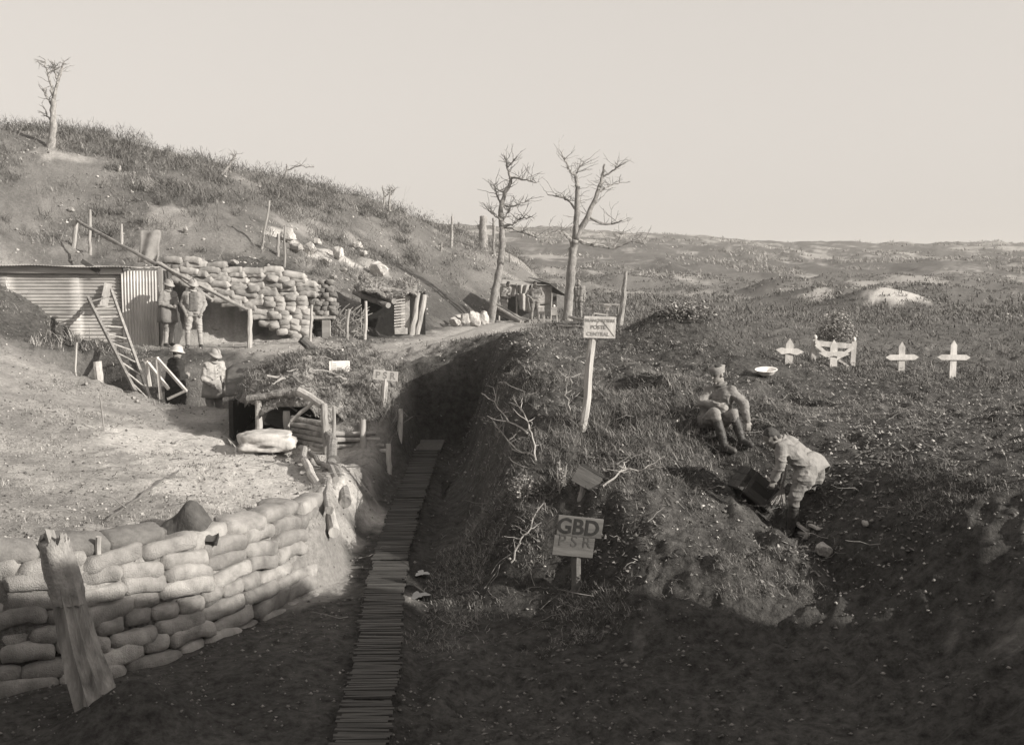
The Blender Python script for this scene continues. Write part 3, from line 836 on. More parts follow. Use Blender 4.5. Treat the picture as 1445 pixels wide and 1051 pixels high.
for i in range(NXc - 1):
    for j in range(NYc - 1):
        if keep[i, j] and keep[i + 1, j] and keep[i + 1, j + 1] and keep[i, j + 1]:
            F1.append((_k[i, j], _k[i + 1, j], _k[i + 1, j + 1], _k[i, j + 1]))
ec = {}
for f in F1:
    for a, b in zip(f, f[1:] + f[:1]): ec[(a, b)] = 1
side = [(b, a, a + n1, b + n1) for (a, b) in ec if (b, a) not in ec]
m = MB(); m.add(np.vstack([V, und]), F1 + [tuple(i + n1 for i in reversed(f)) for f in F1] + side)
m.build('earth_cover', SOIL, root, True)
# beam and uprights
log('beam', W(349, 563, 19.75), W(412, 554, 19.6), 0.065, 0.075, BARK, root, 31, 9, 0.05)
log('beam', W(408, 556, 19.6), W(424, 552, 19.5), 0.08, 0.075, BARK, root, 32, 9, 0.02)
log('beam', W(422, 552, 19.5), W(455, 572, 19.2), 0.075, 0.07, PALE, root, 33, 9, 0.03)
log('post', W(364, 592, 19.7) + (0, 0, -.5), W(365, 560, 19.75), 0.07, 0.06, PALE, root, 34)
log('post', W(406, 610, 19.6) + (0, 0, -.3), W(404, 580, 19.6), 0.07, 0.06, PALE, root, 35)
log('brace', W(411, 594, 19.4), W(442, 568, 19.35), 0.04, 0.035, PALE, root, 36)
log('post', W(461, 640, 18.9), W(457, 570, 19.15), 0.065, 0.06, PALE, root, 37, 9, 0.03)
log('post', W(470, 640, 18.95) + (0, 0, -.2), W(471, 573, 19.1), 0.035, 0.03, PALE, root, 38)
# inner clutter: back panels coloured as the dugout's inner shade and things hung in it
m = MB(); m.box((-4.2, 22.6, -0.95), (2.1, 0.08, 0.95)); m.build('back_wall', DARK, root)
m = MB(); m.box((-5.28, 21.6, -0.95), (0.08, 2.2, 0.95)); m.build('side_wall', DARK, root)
plank('inner_board', W(385, 600, 20.3), W(401, 566, 20.4), 0.36, 0.03, DWOOD, root, (0, 1, 0))
plank('inner_board', W(398, 565, 20.2), W(419, 580, 20.2), 0.05, 0.03, PALE, root)
for k, (x, yy) in enumerate(((372, 572), (390, 566), (376, 590))):
    m = MB(); q = W(x, yy, 20.5); m.tube([q + (0, 0, -.12), q + (0.01, 0, 0), q + (0, 0, .1)], [0.06, 0.09, 0.05], 8, True, .2, k); m.build('hanging_bag', SACK if k else CANVASD, root, True)
# branches thrown over the turf
r = random.Random(16)
for k in range(26):
    x, y_ = r.uniform(-4.9, -2.3), r.uniform(19.7, 22.6)
    z_ = float(cover_z(np.array([x]), np.array([y_]))[0][0]); a = r.uniform(0, 6.28); L = r.uniform(0.35, 0.95)
    q = np.array((x, y_, max(z_, -0.75) + 0.05)); dv = np.array((math.cos(a), math.sin(a) * 0.6, r.uniform(-.25, .4))) * L
    log('branch', q - dv * .4, q + dv * .6, r.uniform(.014, .032), .01, r.choice((WOOD, BARK, PALE)), root, 300 + k, 6, 0.10)
# stacked logs of the front
r = random.Random(6)
for k in range(6):
    z0 = 636 - k * 7.5
    a = W(411 + r.uniform(-2, 2), z0 - 6 - k * 0.6, 19.55 + 0.03 * k); b = W(462, z0 + 2, 19.05 + .03 * k)
    log('log', a, b, 0.05, 0.055, BARK if k % 2 else WOOD, root, 50 + k, 8, 0.02)
for k, z0 in enumerate((640, 633, 624, 615)):
    a = W(466, z0 - 3, 19.05 + .02 * k); b = W(548 - 6 * k, z0 - 4, 19.25 + .02 * k)
    log('log', a, b, 0.045, 0.04, WOOD if k % 2 else PALE, root, 60 + k, 8, 0.015)
log('post', W(511, 650, 18.95) + (0, 0, -.2), W(512, 592, 19.05), 0.055, 0.05, WOOD, root, 70)
log('post', W(549, 655, 18.9) + (0, 0, -.2), W(548, 626, 18.95), 0.05, 0.045, PALE, root, 71)
log('post', W(563, 640, 19.6) + (0, 0, -.4), W(565, 577, 19.9), 0.05, 0.045, PALE, root, 72)
# chalk block in front of the entrance
p = W(376, 604, 18.9)
bm = bmesh.new(); bmesh.ops.create_cube(bm, size=2.0); bmesh.ops.subdivide_edges(bm, edges=bm.edges[:], cuts=9, use_grid_fill=True)
co = np.array([v.co[:] for v in bm.verts]); ln = np.linalg.norm(co, axis=1)[:, None]
co = co * 0.72 + co / ln * 0.38
co = co * (1 + 0.18 * vnoise3(co * 1.7, 3) + 0.09 * vnoise3(co * 4, 5))[:, None]
co[:, 2] -= 0.28 * np.clip(-co[:, 0], 0, 1)                      # sinks into the bank towards the left
for v, c_ in zip(bm.verts, co): v.co = (c_[0] * 0.42, c_[1] * 0.36, c_[2] * 0.15)
me = bpy.data.meshes.new('chalk_block'); bm.to_mesh(me); bm.free(); me.materials.append(CHALKM); me.polygons.foreach_set('use_smooth', np.ones(len(me.polygons), bool))
o = link('chalk_block', me); o.location = p + (0, 0.1, -0.22); o.rotation_euler = (0, 0.05, 0.12); tag(o, 'squat white chalk block in front of the dugout entrance', 'chalk block')

# leaning logs at the trench edge
q = G(482, 716) + (0.05, 0, .12); o = log('leaning_log', q - (0, 0, .05), G(459, 634) + (0, 0, .3), 0.085, 0.085, BARK, None, 81, 10, 0.03); tag(o, 'thick jointed log leaning from the trench edge up to the dugout corner post', 'log')
m = MB(); q = (G(482, 716) + G(459, 634)) / 2 + (0.02, 0, .21); dv = G(459, 634) - G(482, 716); dv /= np.linalg.norm(dv); m.tube([q - dv * .025, q + dv * .025], 0.1, 10)
b = m.build('wire_band', WIRE, o)
q0, q1 = G(463, 765) + (0.08, 0, .12), G(430, 664) + (0, 0, .16)
o = log('leaning_log', q0, q1, 0.07, 0.055, PALE, None, 82, 9, 0.02); tag(o, 'pale peeled log lying down the corner of the sandbag wall', 'log')
q0, q1 = G(458, 735) + (0.06, 0, .14), G(425, 645) + (0, 0, .16)
o = log('leaning_log', q0, q1, 0.06, 0.055, BARK, None, 83, 9, 0.06); tag(o, 'dark crooked log beside the pale one at the trench corner', 'log')
q0, q1 = G(474, 690) + (0, 0, .14), G(438, 652) + (0, 0, .14)
o = log('leaning_log', q0, q1, 0.045, 0.04, WOOD, None, 84, 9, 0.04); tag(o, 'thin bough lying across the trench corner between two logs', 'log')

# stovepipe poking out of the mound
o = log('stovepipe', W(478, 527, 22.3), W(425, 478, 22.0), 0.10, 0.09, CANVASD, None, 90, 10, 0.005, 0.02); tag(o, 'dark stovepipe slanting up out of the turf covered dugout', 'stovepipe')
# tarpaulin over the sunken way
m = MB(); n = 14; V = []
for i in range(n):
    for j in range(8):
        u, v = i / (n - 1), j / 7
        q = W(318 + 56 * u, 522 + 34 * v - 10 * math.sin(math.pi * u) * (1 - v), 22.9 - 1.0 * v)
        V.append((q[0], q[1], q[2] + 0.03 * math.sin(9 * u + 4 * v)))
m.add(V, [(i * 8 + j, i * 8 + j + 1, (i + 1) * 8 + j + 1, (i + 1) * 8 + j) for i in range(n - 1) for j in range(7)])
o = m.build('tarpaulin', CANVASD, None, True); s_ = o.modifiers.new('thick', 'SOLIDIFY'); s_.thickness = 0.03
tag(o, 'dark tarpaulin roof drooping over the dugout entrance', 'tarpaulin')

# ---- duckboards: runners and a slat for every step
def duck_x(y): return np.interp(y, [8.5, 10.5, 13, 16, 20, 22], [-1.25, -1.34, -1.55, -1.62, -1.62, -1.7])
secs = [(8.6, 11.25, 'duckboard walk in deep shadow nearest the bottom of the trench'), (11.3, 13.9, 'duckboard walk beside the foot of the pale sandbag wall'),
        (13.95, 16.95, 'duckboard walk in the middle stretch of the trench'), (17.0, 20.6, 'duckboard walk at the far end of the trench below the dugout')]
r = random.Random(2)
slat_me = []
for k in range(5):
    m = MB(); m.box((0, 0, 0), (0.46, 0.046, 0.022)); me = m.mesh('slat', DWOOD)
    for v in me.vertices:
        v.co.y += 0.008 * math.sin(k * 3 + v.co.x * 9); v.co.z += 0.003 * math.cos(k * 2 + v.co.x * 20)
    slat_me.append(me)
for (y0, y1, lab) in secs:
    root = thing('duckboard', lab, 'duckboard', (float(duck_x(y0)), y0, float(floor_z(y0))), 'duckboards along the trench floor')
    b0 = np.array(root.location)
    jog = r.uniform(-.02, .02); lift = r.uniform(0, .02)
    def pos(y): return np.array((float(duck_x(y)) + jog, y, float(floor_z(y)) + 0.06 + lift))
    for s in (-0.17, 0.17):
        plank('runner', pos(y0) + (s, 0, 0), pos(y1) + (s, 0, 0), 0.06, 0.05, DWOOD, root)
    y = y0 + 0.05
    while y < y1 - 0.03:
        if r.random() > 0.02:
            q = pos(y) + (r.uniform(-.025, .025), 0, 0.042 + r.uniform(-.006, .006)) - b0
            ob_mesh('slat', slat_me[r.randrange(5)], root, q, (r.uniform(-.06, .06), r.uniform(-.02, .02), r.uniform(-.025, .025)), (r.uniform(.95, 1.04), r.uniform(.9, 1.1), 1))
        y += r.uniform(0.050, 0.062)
# rush matting at the far end
m = MB(); m.box((-1.66, 21.3, float(floor_z(21.3)) + 0.06), (0.62, 1.3, 0.05)); o = m.build('trodden_mat', nmat('trodden_rush', g(0.06), g(0.13), 20, 0.95, 0.7, 60)); tag(o, 'trodden mat at the far end of the duckboards', 'mat')

# ---- puddles beside the duckboards
WATER = bpy.data.materials.new('still_water'); WATER.use_nodes = True
b_ = WATER.node_tree.nodes['Principled BSDF']; b_.inputs['Base Color'].default_value = g(0.04); b_.inputs['Roughness'].default_value = 0.03; b_.inputs['Specular IOR Level'].default_value = 0.6
nz = WATER.node_tree.nodes.new('ShaderNodeTexNoise'); nz.inputs['Scale'].default_value = 7
bp = WATER.node_tree.nodes.new('ShaderNodeBump'); bp.inputs['Strength'].default_value = 0.06; WATER.node_tree.links.new(nz.outputs[0], bp.inputs['Height']); WATER.node_tree.links.new(bp.outputs[0], b_.inputs['Normal'])
for k, (px, py, rx, ry) in enumerate(((630, 684, 0.10, 0.75), (590, 843, 0.11, 0.14), (595, 812, 0.08, 0.12))):
    p = G(px, py)
    m = MB(); n = 28; z = p[2] + 0.035; V = [(p[0], p[1], z)]
    for i in range(n):
        a = 2 * math.pi * i / n; q = 1 + 0.35 * math.sin(3 * a + k) + 0.2 * math.sin(7 * a + 2 * k)
        V.append((p[0] + math.cos(a) * rx * q, p[1] + math.sin(a) * ry * q, z))
    m.add(V, [(0, 1 + i, 1 + (i + 1) % n) for i in range(n)])
    o = m.build('puddle', WATER); tag(o, ['long bright puddle beside the far duckboards', 'small bright puddle beside the near duckboards', 'second small bright puddle just beyond the first'][k], None, None, 'structure')

# ---- splintered post at the near corner
root = thing('splintered_post', 'thick splintered pale post with torn sacking at the near corner of the sandbag wall', 'post', tuple(W(140, 1020, 9.5)))
def fluted(P, R_, n, seed, amp=0.13, jag=0.0):
    """split timber: ridges run the length of it"""
    rg_ = np.random.default_rng(seed); fl = 1 + amp * rg_.normal(size=n)
    P = np.array(P); t = np.linspace(0, len(P) - 1, 14); P = np.stack([np.interp(t, np.arange(len(P)), P[:, c]) for c in range(3)], 1); R_ = np.interp(t, np.arange(len(R_)), R_)
    m = MB(); V = []
    for i in range(14):
        for k in range(n):
            a = 2 * math.pi * k / n; r_ = R_[i] * fl[k] * (1 + 0.03 * rg_.normal())
            z = (jag * abs(rg_.normal()) if i == 13 else 0)
            V.append(P[i] + np.array((math.cos(a) * r_, math.sin(a) * r_, z)))
    m.add(V, [(i * n + k, i * n + (k + 1) % n, (i + 1) * n + (k + 1) % n, (i + 1) * n + k) for i in range(13) for k in range(n)] + [tuple(13 * n + k for k in range(n))])
    return m
fluted([W(178, 1120, 9.2), W(136, 990, 9.42), W(112, 910, 9.55), W(98, 850, 9.6), W(86, 800, 9.65), W(81, 775, 9.65)], [0.18, 0.165, 0.145, 0.12, 0.10, 0.085], 34, 3, 0.16, 0.10).build('timber', nmat('split_wood', g(0.09), g(0.30), 7, 0.85, 1.0, 36, (1, 1, 0.08)), root)
fluted([W(99, 850, 9.6), W(92, 822, 9.62), W(84, 790, 9.64), W(78, 768, 9.64)], [0.135, 0.145, 0.135, 0.12], 26, 9, 0.10, 0.05).build('sacking', nmat('torn_sacking', g(0.18), g(0.32), 9, 0.95, 0.8, 30), root, True)
# ------------------------------------------------------------------ people
SKIN = nmat('skin', g(0.18, 1.3), g(0.25, 1.3), 12, 0.7, 0.1)
HAIR = nmat('hair', g(0.03), g(0.06), 40, 0.8, 0.4, 90)
COAT = nmat('pale_wool', g(0.16), g(0.24), 9, 0.95, 0.35, 60)
COATL = nmat('faded_wool', g(0.21), g(0.32), 9, 0.95, 0.35, 60)
COATM = nmat('mid_wool', g(0.14), g(0.22), 9, 0.95, 0.35, 60)
COATB = nmat('black_wool', g(0.018), g(0.035), 9, 0.95, 0.35, 60)
JERSEY = nmat('dark_jersey', g(0.09), g(0.15), 14, 0.95, 0.35, 60, (1, 1, 5))
TROUS = nmat('drab_wool', g(0.12), g(0.19), 9, 0.95, 0.35, 60)
BOOT = nmat('boot_leather', g(0.035), g(0.08), 9, 0.55, 0.3, 40)
STEEL = nmat('helmet_steel', g(0.2), g(0.3), 6, 0.55, 0.1)
STEELL = nmat('pale_helmet_cover', g(0.34), g(0.46), 6, 0.8, 0.1)
STRAP = nmat('leather_strap', g(0.08), g(0.14), 9, 0.7, 0.2)

def cap_mesh(m, a, b, ra, rb, n=12):
    """tapered capsule"""
    a, b = np.array(a, float), np.array(b, float)
    d = b - a; L = np.linalg.norm(d)
    if L < 1e-6: d = np.array((0, 0, 1.0)); L = 1e-6
    d = d / L
    ref = np.array((1.0, 0, 0)) if abs(d[0]) < 0.8 else np.array((0, 1.0, 0))
    x = np.cross(d, ref); x /= np.linalg.norm(x); y = np.cross(d, x)
    prof = [(-ra * math.cos(t), ra * math.sin(t), 0) for t in (0.05, 0.5, 1.0, 1.45)] + [(rb * math.cos(t), rb * math.sin(t), 1) for t in (1.45, 1.0, 0.5, 0.05)]
    V = []
    for h, r_, e in prof:
        c = (b if e else a) + d * h
        for k in range(n):
            t = 2 * math.pi * k / n; V.append(c + (x * math.cos(t) + y * math.sin(t)) * r_)
    k = len(prof)
    Fc = [(i * n + j, i * n + (j + 1) % n, (i + 1) * n + (j + 1) % n, (i + 1) * n + j) for i in range(k - 1) for j in range(n)]
    m.add(V, [f[::-1] for f in Fc] + [tuple(range(n)), tuple((k - 1) * n + j for j in reversed(range(n)))])

def ell(m, c, r, R=None, n=14, k=9):
    R = np.eye(3) if R is None else R
    V = []
    for i in range(k + 1):
        p = math.pi * (0.02 + 0.96 * i / k)
        for j in range(n):
            t = 2 * math.pi * j / n
            V.append(np.array(c) + R @ np.array((r[0] * math.sin(p) * math.cos(t), r[1] * math.sin(p) * math.sin(t), r[2] * math.cos(p))))
    Fc = [(i * n + j, (i + 1) * n + j, (i + 1) * n + (j + 1) % n, i * n + (j + 1) % n) for i in range(k) for j in range(n)]
    m.add(V, Fc + [tuple(reversed(range(n))), tuple(k * n + j for j in range(n))])

def remesh(m, name, mat, vox, smooth=5, wrinkle=0.0, seed=0, wscale=(16, 16, 10)):
    """grow one continuous skin over overlapping volumes"""
    me = m.mesh(name + '_src', None)
    o = bpy.data.objects.new('tmp', me); COL.objects.link(o)
    md = o.modifiers.new('r', 'REMESH'); md.mode = 'VOXEL'; md.voxel_size = vox
    sm = o.modifiers.new('s', 'SMOOTH'); sm.iterations = smooth; sm.factor = 0.6
    dg = bpy.context.evaluated_depsgraph_get(); dg.update()
    out = bpy.data.meshes.new_from_object(o.evaluated_get(dg))
    bpy.data.objects.remove(o); bpy.data.meshes.remove(me)
    out.name = name
    out.polygons.foreach_set('use_smooth', np.ones(len(out.polygons), bool))
    if wrinkle:
        co = np.empty(len(out.vertices) * 3); out.vertices.foreach_get('co', co); co = co.reshape(-1, 3)
        no = np.empty(len(out.vertices) * 3); out.vertex_normals.foreach_get('vector', no) if hasattr(out, 'vertex_normals') else None
        no = no.reshape(-1, 3)
        q = co * np.array(wscale)
        dis = 2.2 * (1 - np.abs(vnoise3(q + seed * 3.3, seed))) ** 4 - 0.8 + 0.5 * vnoise3(q * 1.9 + 9, seed + 1)
        co = co + no * (dis * wrinkle)[:, None]
        out.vertices.foreach_set('co', co.ravel().astype(np.float32)); out.update()
    out.materials.clear(); out.materials.append(mat)
    return out

def frame(f, up=(0, 0, 1)):
    f = np.array(f, float); f /= np.linalg.norm(f)
    s = np.cross(f, up); s /= np.linalg.norm(s); u = np.cross(s, f)
    return np.stack([s, f, u], 1)          # columns: right side, forward, up

def hand(m, w, d, nrm, grip=0.6, sc=1.0):
    """palm with four bent fingers of unequal length and a thumb; w wrist, d pointing direction, nrm back of the hand"""
    R = frame(d, nrm); s, f, u = R[:, 0], R[:, 1], R[:, 2]
    pc = w + f * 0.045 * sc
    for k in (-1, 0, 1): cap_mesh(m, w + s * k * 0.016, pc + f * 0.04 + s * k * 0.024, 0.016, 0.014, 8)
    for k, ln in enumerate((0.070, 0.080, 0.074, 0.058)):
        b = pc + f * 0.042 + s * (k - 1.5) * 0.021
        a1 = grip; p1 = b + (f * math.cos(a1) - u * math.sin(a1)) * ln * 0.5
        a2 = grip * 2.2; p2 = p1 + (f * math.cos(a2) - u * math.sin(a2)) * ln * 0.5
        cap_mesh(m, b, p1, 0.0095, 0.009, 7); cap_mesh(m, p1, p2, 0.009, 0.0075, 7)
    t0 = w + f * 0.02 - s * 0.028
    t1 = t0 + (f * 0.6 - s * 0.7 - u * 0.3) * 0.04; t2 = t1 + (f * 0.9 - s * 0.1 - u * 0.4) * 0.032
    cap_mesh(m, t0, t1, 0.013, 0.011, 7); cap_mesh(m, t1, t2, 0.011, 0.009, 7)

def person(label, base, J, face, hat='helmet', coat=None, trous=None, leg=None, vox=0.011, coat_len=0.16, headtilt=(0, 0, 1), hatmat=None, open_front=None, hands=True, cloak=False, grip=(0.6, 0.6), seed=0, bag=False, belt=True, skirt=0.0):
    """J: joints relative to base (x to the picture's right, y away, z up): head neck sL sR eL eR wL wR pel hL hR kL kR aL aR tL tR"""
    J = {k: np.array(v, float) for k, v in J.items()}
    coat = coat or COAT; trous = trous or COAT; leg = leg or COAT
    R = frame(face, headtilt); s, f, u = R[:, 0], R[:, 1], R[:, 2]
    hd = J['head']
    m = MB()
    # --- body: head with face, neck, torso, limbs, hands
    ell(m, hd + u * 0.025, (0.075, 0.093, 0.098), R); ell(m, hd - u * 0.045 + f * 0.022, (0.058, 0.068, 0.068), R)
    cap_mesh(m, hd + f * 0.088 + u * 0.012, hd + f * 0.112 - u * 0.028, 0.010, 0.016, 8)            # nose
    cap_mesh(m, hd + f * 0.082 - u * 0.07 - s * 0.018, hd + f * 0.082 - u * 0.07 + s * 0.018, 0.013, 0.013, 8)   # lips
    cap_mesh(m, hd + f * 0.07 - u * 0.105, hd + f * 0.068 - u * 0.1, 0.022, 0.022, 8)               # chin
    for k in (-1, 1):
        ell(m, hd + s * k * 0.078 - f * 0.005 - u * 0.01, (0.012, 0.022, 0.034), R)                  # ears
        cap_mesh(m, hd + s * k * 0.016 + f * 0.086 + u * 0.022, hd + s * k * 0.052 + f * 0.072 + u * 0.02, 0.011, 0.010, 8)   # brows
    cap_mesh(m, J['neck'], hd - u * 0.06 - f * 0.015, 0.06, 0.055)
    for a in 'LR':
        cap_mesh(m, J['s' + a], J['e' + a], 0.048, 0.040); cap_mesh(m, J['e' + a], J['w' + a], 0.040, 0.028)
        cap_mesh(m, J['h' + a], J['k' + a], 0.078, 0.052); cap_mesh(m, J['k' + a], J['a' + a], 0.052, 0.038)
        cap_mesh(m, J['a' + a], J['t' + a], 0.036, 0.028)
        cap_mesh(m, (J['s' + a] * 0.62 + J['neck'] * 0.38) - (J['neck'] - J['pel']) * 0.12, J['h' + a], 0.095, 0.095)
        cap_mesh(m, J['neck'] - (J['neck'] - J['pel']) * 0.05, J['s' + a], 0.06, 0.055)
        if hands:
            d = J['w' + a] - J['e' + a]; d /= np.linalg.norm(d)
            nn = J.get('n' + a, np.array((0.2, -1.0, 0.3)))
            hand(m, J['w' + a], J.get('d' + a, d), nn, grip[0 if a == 'L' else 1])
    body = link('person', remesh(m, 'person', SKIN, 0.009 if vox < 0.012 else 0.016, 3), None, base)
    tag(body, label, 'person')
    # eyes
    for k in (-1, 1):
        e = MB(); ell(e, hd + s * k * 0.032 + f * 0.084 + u * 0.006, (0.013, 0.008, 0.008), R, 8, 6); link('eye', e.mesh('eye', INK, True), body)
    # hair
    e = MB(); ell(e, hd + u * 0.042 - f * 0.018, (0.081, 0.094, 0.092), R); ell(e, hd - f * 0.045 - u * 0.0, (0.072, 0.062, 0.08), R)
    link('hair', remesh(e, 'hair', HAIR, 0.012, 3, 0.004, seed), body)
    # jacket
    e = MB()
    ax = J['neck'] - J['pel']; ax /= np.linalg.norm(ax)
    for a in 'LR':
        cap_mesh(e, J['s' + a], J['e' + a], 0.075, 0.064); cap_mesh(e, J['e' + a], J['w' + a] - (J['w' + a] - J['e' + a]) * 0.08, 0.064, 0.047)
        up_ = (J['s' + a] * 0.66 + J['neck'] * 0.34) - (J['neck'] - J['pel']) * 0.13
        cap_mesh(e, up_, J['h' + a] * 0.9 + J['pel'] * 0.1, 0.118, 0.118)
        cap_mesh(e, J['neck'] - ax * 0.04, J['s' + a], 0.072, 0.072)
        th = J['k' + a] - J['h' + a]; th /= np.linalg.norm(th)
        cap_mesh(e, J['h' + a] - th * 0.04, J['h' + a] + th * coat_len, 0.124, 0.142)
        if cloak:
            cap_mesh(e, J['s' + a], J['h' + a] + (J['h' + a] - J['pel']) * 1.1, 0.10, 0.17); cap_mesh(e, J['h' + a] + (J['h' + a] - J['pel']) * 1.1, J['a' + a] * 0.35 + J['k' + a] * 0.65, 0.16, 0.20)
    cap_mesh(e, J['neck'], J['neck'] + (hd - J['neck']) * 0.25, 0.076, 0.072)
    cap_mesh(e, J['neck'] - ax * 0.12, J['pel'], 0.12, 0.12)
    jk = link('jacket', remesh(e, 'jacket', coat, vox, 4, 0.008, seed + 2, (8, 8, 17)), body)
    e = MB(); nk = J['neck'] + (hd - J['neck']) * 0.12; ring = [nk + s * 0.078 * math.cos(t) + f * 0.082 * math.sin(t) + (hd - J['neck']) * 0.1 for t in np.linspace(0, 2 * math.pi, 17)]
    e.tube(ring, 0.021, 6, False); link('collar', e.mesh('collar', coat, True), body)
    if open_front is not None:         # jersey showing between the open jacket edges
        e = MB(); cf = frame(open_front); c = J['neck'] - ax * 0.08; c2 = J['pel'] + ax * 0.03
        for k in (-1, 0, 1): cap_mesh(e, c + cf[:, 0] * k * 0.035 + cf[:, 1] * 0.075, c2 + cf[:, 0] * k * 0.065 + cf[:, 1] * 0.072, 0.065, 0.075)
        link('jersey', remesh(e, 'jersey', JERSEY, vox, 4, 0.004, seed), body)
    if skirt:                          # loose tail of the jacket standing off the hips
        e = MB(); n = 26; cx = J['hR'] - J['hL']; cx /= np.linalg.norm(cx); cy = np.cross(ax, cx); V = []
        for i in range(6):
            t = i / 5; dv = -ax * 0.6 + np.array((0, 0, -0.7)); dv /= np.linalg.norm(dv); c = J['pel'] + ax * 0.12 * max(0, 1 - 2 * t) + dv * skirt * max(0, 2 * t - 1)
            for k in range(n):
                q = 2 * math.pi * k / n; fl = 1 + 0.05 * t * math.sin(5 * q + seed)
                V.append(c + cx * math.cos(q) * (0.215 + 0.05 * t) * fl + cy * math.sin(q) * (0.150 + 0.07 * t) * fl)
        e.add(V, [(i * n + k, i * n + (k + 1) % n, (i + 1) * n + (k + 1) % n, (i + 1) * n + k) for i in range(5) for k in range(n)])
        sk = link('jacket_tail', e.mesh('jacket_tail', coat, True), body); q = sk.modifiers.new('t', 'SOLIDIFY'); q.thickness = 0.012; q.offset = 0
    if belt:
        e = MB(); c = J['pel'] + ax * 0.06; cx = (J['hR'] - J['hL']); cx /= np.linalg.norm(cx); cy = np.cross(ax, cx)
        hw = np.linalg.norm(J['hR'] - J['hL']) / 2 + 0.128
        ring = [c + cx * math.cos(t) * hw + cy * math.sin(t) * 0.137 for t in np.linspace(0, 2 * math.pi, 25)]
        e.tube(ring, 0.016, 6, False); link('belt', e.mesh('belt', STRAP, True), body)
    # breeches
    e = MB()
    for a in 'LR':
        cap_mesh(e, J['h' + a], J['k' + a] * 0.6 + J['h' + a] * 0.4, 0.112, 0.098); cap_mesh(e, J['k' + a] * 0.6 + J['h' + a] * 0.4, J['k' + a], 0.098, 0.075)
        cap_mesh(e, J['pel'], J['h' + a], 0.11, 0.11)
        cap_mesh(e, J['k' + a], J['k' + a] * 0.8 + J['a' + a] * 0.2, 0.075, 0.066)
    link('breeches', remesh(e, 'breeches', trous, vox, 4, 0.008, seed + 4, (8, 8, 16)), body)
    for a in 'LR':
        e = MB(); cap_mesh(e, J['k' + a] * 0.8 + J['a' + a] * 0.2, J['k' + a] * 0.5 + J['a' + a] * 0.5, 0.062, 0.066); cap_mesh(e, J['k' + a] * 0.5 + J['a' + a] * 0.5, J['a' + a], 0.066, 0.050)
        link('legging', remesh(e, 'legging', leg, vox, 3, 0.003, seed, (6, 6, 40)), body)
        e = MB(); t = J['t' + a]; an = J['a' + a]; fd = t - an; fd /= np.linalg.norm(fd)
        cap_mesh(e, an, an - np.array((0, 0, 0.03)), 0.052, 0.05); cap_mesh(e, an - fd * 0.03 - (0, 0, .045), t, 0.043, 0.042); cap_mesh(e, an, t - fd * 0.04, 0.045, 0.042)
        link('boot', remesh(e, 'boot', BOOT, vox * 0.9, 3), body)
    e = MB(); fr = frame(open_front if open_front is not None else face); cf = fr[:, 1] - ax * (fr[:, 1] @ ax); cf /= np.linalg.norm(cf)
    if vox < 0.013 and not cloak:
        for k in range(5):
            ell(e, J['neck'] * (1 - 0.17 * k - .1) + J['pel'] * (0.17 * k + .1) + cf * 0.135, (0.011, 0.011, 0.011), None, 8, 6)
        link('buttons', e.mesh('buttons', STRAP, True), body)['kind'] = 'stuff'
    # headgear
    if hat == 'helmet':
        hp = link('helmet', helmet_mesh(hd, R, hatmat or STEEL, seed), body)
    elif hat == 'cap':
        e = MB(); n = 20
        prof = [(-0.03, 0.092, 0.110), (0.015, 0.094, 0.112), (0.052, 0.104, 0.126), (0.056, 0.0, 0.0)]
        V = []
        for h, a_, b_ in prof:
            for k in range(n):
                t = 2 * math.pi * k / n; V.append(hd + u * (0.05 + h) + s * a_ * math.cos(t) + f * b_ * math.sin(t))
        e.add(V, [(i * n + j, i * n + (j + 1) % n, (i + 1) * n + (j + 1) % n, (i + 1) * n + j) for i in range(3) for j in range(n)])
        link('cap', e.mesh('cap', hatmat or COATL, True), body)
    if bag:
        e = MB(); c = J['hR'] * 0.6 + J['pel'] * 0.4 + np.array((0.05, -0.15, -0.06)); ell(e, c, (0.13, 0.06, 0.12)); link('haversack', remesh(e, 'haversack', COATM, vox, 3, 0.005), body)
        e = MB(); e.tube([J['sL'] + (0, -.09, .04), J['pel'] + (-.04, -.16, .22), c + (0, -.02, .1)], 0.016, 6); link('strap', e.mesh('strap', STRAP), body)
    return body

def helmet_mesh(hd, R, mat, seed=0):
    s, f, u = R[:, 0], R[:, 1], R[:, 2]
    e = MB(); n = 24
    prof = [(0.142, 0.030, 0.012), (0.150, 0.033, 0.0), (0.128, 0.052, 0), (0.112, 0.062, 0), (0.108, 0.085, 0), (0.098, 0.118, 0), (0.075, 0.148, 0), (0.04, 0.166, 0), (0.003, 0.171, 0)]
    V = []
    for r_, h, _ in prof:
        for k in range(n):
            t = 2 * math.pi * k / n
            rf = r_ * (1.14 if r_ > 0.1 else 1.08) * (1 + (0.05 if (r_ > 0.125 and math.sin(t) > 0) else 0))
            V.append(hd + u * (h - 0.012 - (0.012 * abs(math.sin(t)) if r_ > 0.12 else 0)) + s * r_ * math.cos(t) * 0.97 + f * rf * math.sin(t))
    e.add(V, [(i * n + j, i * n + (j + 1) % n, (i + 1) * n + (j + 1) % n, (i + 1) * n + j) for i in range(len(prof) - 1) for j in range(n)] + [tuple((len(prof) - 1) * n + j for j in range(n))])
    crest_ = [hd + u * (0.06 + 0.108 * math.cos(t)) + f * 0.118 * math.sin(t) for t in np.linspace(-1.15, 1.15, 11)]
    e.tube(crest_, [0.006] + [0.013] * 9 + [0.006], 6)
    return e.mesh('helmet', mat, True)

